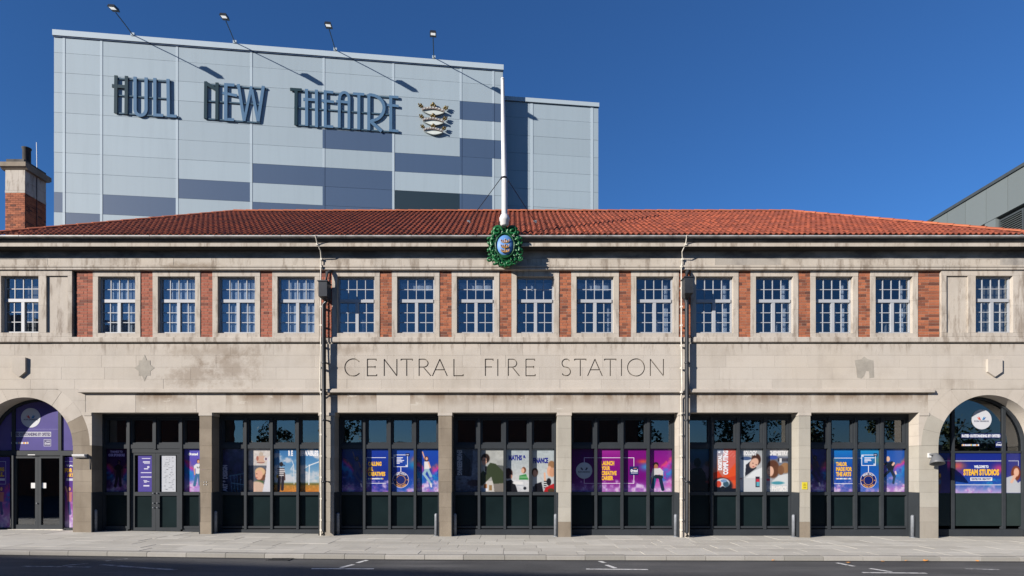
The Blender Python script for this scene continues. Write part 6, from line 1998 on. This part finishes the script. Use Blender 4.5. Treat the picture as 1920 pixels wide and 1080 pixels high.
# ------------------------------------------------------------------ small things on the wall and on the pavement
yl = -.30
x_, z_ = X(1741, 0), Z(858, 0)
FL = thing('wall_floodlight', 'grey bell shaped floodlight fixed to the pier left of the right hand arch', 'floodlight', (X(1742), 0, Z(862)))
MB().box(x_ - .03, x_ + .06, -.04, .0, z_ + .0, z_ + .13).build('mounting_plate', M['white'], FL)
c_ = Vector((x_ + .06, -.24, z_ + .10)); dv = Vector((-.10, -.30, -.95)).normalized()
u_ = dv.cross(Vector((0, 0, 1))).normalized(); w_ = u_.cross(dv)
vs, fs = [], []
pr = [(.03, -.02), (.06, .02), (.10, .07), (.15, .16), (.185, .25), (.195, .30), (.17, .30), (.14, .22)]
for r, h in pr:
    for k in range(18):
        a = 2 * math.pi * k / 18
        vs.append(c_ + dv * h + (u_ * math.cos(a) + w_ * math.sin(a)) * r)
for i in range(len(pr) - 1):
    for k in range(18): fs.append((i * 18 + k, i * 18 + (k + 1) % 18, (i + 1) * 18 + (k + 1) % 18, (i + 1) * 18 + k))
fs.append(tuple(range(17, -1, -1)))
MB().add(vs, fs, True).build('shade', M['greymetal'], FL)
MB().add(vs[-18:], [tuple(range(18))]).build('lens', M['greymetal'], FL)
MB().tube([(x_ + .02, -.04, z_ + .09), tuple(c_)], .03, 8).build('arm', M['greymetal'], FL)
xb, zb2 = X(140, -.02), Z(858.5, -.02)
BL = thing('bulkhead_light', 'white box light on the stained pier beside the left hand arch', 'wall light', (X(152), 0, Z(855)))
MB().profile([(0, zb2), (-.10, zb2 + .02), (-.14, zb2 + .06), (-.14, zb2 + .10), (0, zb2 + .105)], xb, xb + .36).build('diffuser', M['white'], BL)
MB().box(xb - .01, xb + .37, -.02, .0, zb2 - .015, zb2 + .115).build('back_plate', M['greymetal'], BL)
MB().tube([(xb + .36, -.05, zb2 + .06), (xb + .44, -.02, zb2 + .03), (xb + .44, -.012, Z(880))], .010, 6).build('cable', M['greymetal'], BL)
YS = thing('notice_plate', 'small bright yellow notice on the grey pier between the science and blue posters', 'sign', (X(1508.5), -.01, Z(917)))
MB().box(X(1503.5), X(1513.5), -.016, -.004, Z(917.5), Z(904)).build('plate', M['yellow'], YS)
mk = [(1508.5, 905.8), (1511.4, 909), (1511.4, 912), (1505.6, 912), (1505.6, 909)]
MB().prism([(X(u), Z(v)) for u, v in mk], -.0175, -.0162).build('symbol', mat_plain('mustard_print', (.42, .34, .02), .5), YS)
bar_ = MB().box(X(1506), X(1511), -.0175, -.0162, Z(915), Z(914)).build('text_line', M['black_mark'], YS)
for k, (u, v) in enumerate(((383, 904), (387.5, 904), (383, 909), (387.5, 909))):
    o = MB().ball((X(u), -.004, Z(v)), .016, .012, .016, 8, 5).build('fixing_stud', M['white'], FS)
POST = [(179, 0, 'post just right of the stained pier by the sponsor doorway'), (404, 0, 'post in the shaded left reveal of the renewables bay'), (626.5 + 7, 0, 'post beside the left downpipe in the creatives bay'), (818, 0, 'post at the right side of the creatives bay'), (853, 0, 'post in the shaded left reveal of the engineering bay'),
        (1042, 0, 'post at the right side of the engineering bay'), (1267, 0, 'post left of the right hand downpipe in the purple bay'), (1488, 0, 'post left of the pier with the yellow notice'), (1711, 0, 'pale post at the right side of the rightmost engine bay')]
for px, _, lab in POST:
    y_ = .16
    x = X(px, y_); gz = G(x)
    P_ = thing('guard_post', 'short steel guard ' + lab, 'bollard', (x, y_, gz), group='guard posts at the feet of the bay piers')
    MB().lathe([(.052, -.05), (.052, .60), (.050, .63), (.035, .66), (0, .67)], (x, y_, gz), 14).build('post', M['steel'], P_)
    MB().lathe([(.085, -.02), (.085, .012), (.06, .02), (.053, .02)], (x, y_, gz), 14).build('base_ring', M['steel'], P_)

# ------------------------------------------------------------------ across the street: the buildings and trees that shade the road and show in the glass
M['opp_brick'] = mat_brick('opposite_brick', (.30, .13, .08), (.27, .115, .075), (.2, .09, .06))
M['slate'] = mat_plain('slate_roof', (.07, .075, .085), .6, wear=.25, scale=2)
M['pale_wall'] = mat_plain('rendered_wall', (.4, .38, .35), .9, wear=.1, scale=1)
def opposite(x0, x1, yf, yb, zw, zr, hip, mat, label, floors, wins, ang=0):
    c_ = Vector((x1, yf, 0))
    x0, x1, yb, yf = x0 - x1, 0, yb - yf, 0
    T_ = thing('street_building', label, 'building', (0, 0, 0), group='buildings across the street', frame=(c_, math.radians(ang)))
    MB().box(x0, x1, yb, yf, -.8, zw).build('wall', mat, T_)
    e = .35; ym = (yf + yb) / 2
    A_ = [(x0 - e, yf + e, zw), (x1 + e, yf + e, zw), (x1 + e, yb - e, zw), (x0 - e, yb - e, zw), (x0 + hip, ym, zr), (x1 - hip, ym, zr)]
    MB().add(A_, [(1, 0, 4, 5), (3, 2, 5, 4), (0, 3, 4), (2, 1, 5), (0, 1, 2, 3)]).build('roof', M['slate'], T_)
    for fl in range(floors):
        z0 = zw * (fl + .32) / floors; z1 = zw * (fl + .80) / floors
        for k in range(wins):
            xx = x0 + (x1 - x0) * (k + .5) / wins
            MB().box(xx - .62, xx + .62, yf - .05, yf + .03, z0, z1).build('window', M['white_frame'], T_)
            MB().box(xx - .54, xx + .54, yf + .031, yf + .04, z0 + .08, z1 - .08).build('window_glass', M['panel_dark'], T_)
    return T_
def tree(x, y, h, r, label):
    T_ = thing('street_tree', label, 'tree', (x, y, -.1), group='trees across the street')
    MB().tube([(x, y, -.5), (x + .1, y, h * .3), (x - .1, y + .1, h * .6), (x, y, h * .85)], [.26, .2, .13, .04], 8).build('trunk', M['bark'], T_)
    lm = MB()
    for k in range(7):
        a = k * 2.4; zz = h * (.35 + .07 * k)
        lm.tube([(x, y, zz), (x + r * .7 * math.cos(a), y + r * .7 * math.sin(a), zz + h * .16)], [.09, .02], 5)
    lm.build('limb', M['bark'], T_)
    cr = MB()
    cl = [(RNG.normal(0, .42), RNG.normal(0, .42), RNG.uniform(-1, 1)) for _ in range(26)]
    for u, v, w2 in cl:
        cx, cy, cz_ = x + u * r, y + v * r, h * .66 + w2 * h * .27
        rr = r * RNG.uniform(.22, .42)
        for _ in range(46):
            d = Vector(RNG.normal(size=3)).normalized() * rr * RNG.uniform(.4, 1.05)
            p = Vector((cx, cy, cz_)) + d
            a, b = Vector(RNG.normal(size=3)).normalized() * .22, Vector(RNG.normal(size=3)).normalized() * .16
            cr.add([p - a, p + b, p + a, p - b], [(0, 1, 2, 3)])
    cr.build('crown', M['foliage'], T_)
M['bark'] = mat_plain('bark', (.10, .08, .06), .9, wear=.3)
t = NT('foliage'); M['foliage'] = t.done(t.mix(t.rnd(True), (.035, .065, .02), (.085, .11, .035)), .7)
opposite(-66, -24.6, -35.2, -26.5, 10.0, 13.7, 5, M['opp_brick'], 'long brick building across the street to the left', 3, 12, -9)
opposite(-7, 15, -66, -54, 12.5, 16, 5, M['opp_brick'], 'brick block directly across the square', 3, 7)
opposite(48, 90, -78, -66, 3.8, 6, 4, M['opp_brick'], 'low brick block farthest right across the street', 2, 10)
opposite(17, 42, -74, -64, 3.6, 5.6, 4, M['opp_brick'], 'added low brick terrace, unseen, blocking horizon glow at right', 2, 8)  # unseen terrace added to block bright sky low on the horizon
opposite(-42, -9, -76, -67, 4, 6.2, 4, M['opp_brick'], 'added low brick terrace, unseen, blocking horizon glow behind the trees', 2, 10)  # also added out of view to cut the horizon glow
for i, (x, y, h, r, l) in enumerate(((46, -54, 8.5, 3.2, 'rightmost tree across the street'), (56, -58, 9, 3.2, 'tree before the farthest low brick block'), (-21, -54, 9, 3.2, 'tall tree across the street left of the brick block'), (-30, -58, 8, 2.8, 'smaller tree farther left across the street'), (24, -48, 9.5, 3.4, 'broad tree across the street to the right'), (33, -50, 9, 3.2, 'second tree across the street to the right'), (16, -60, 10, 3, 'tree behind the right end of the brick block'))):
    tree(x, y, h, r, l)
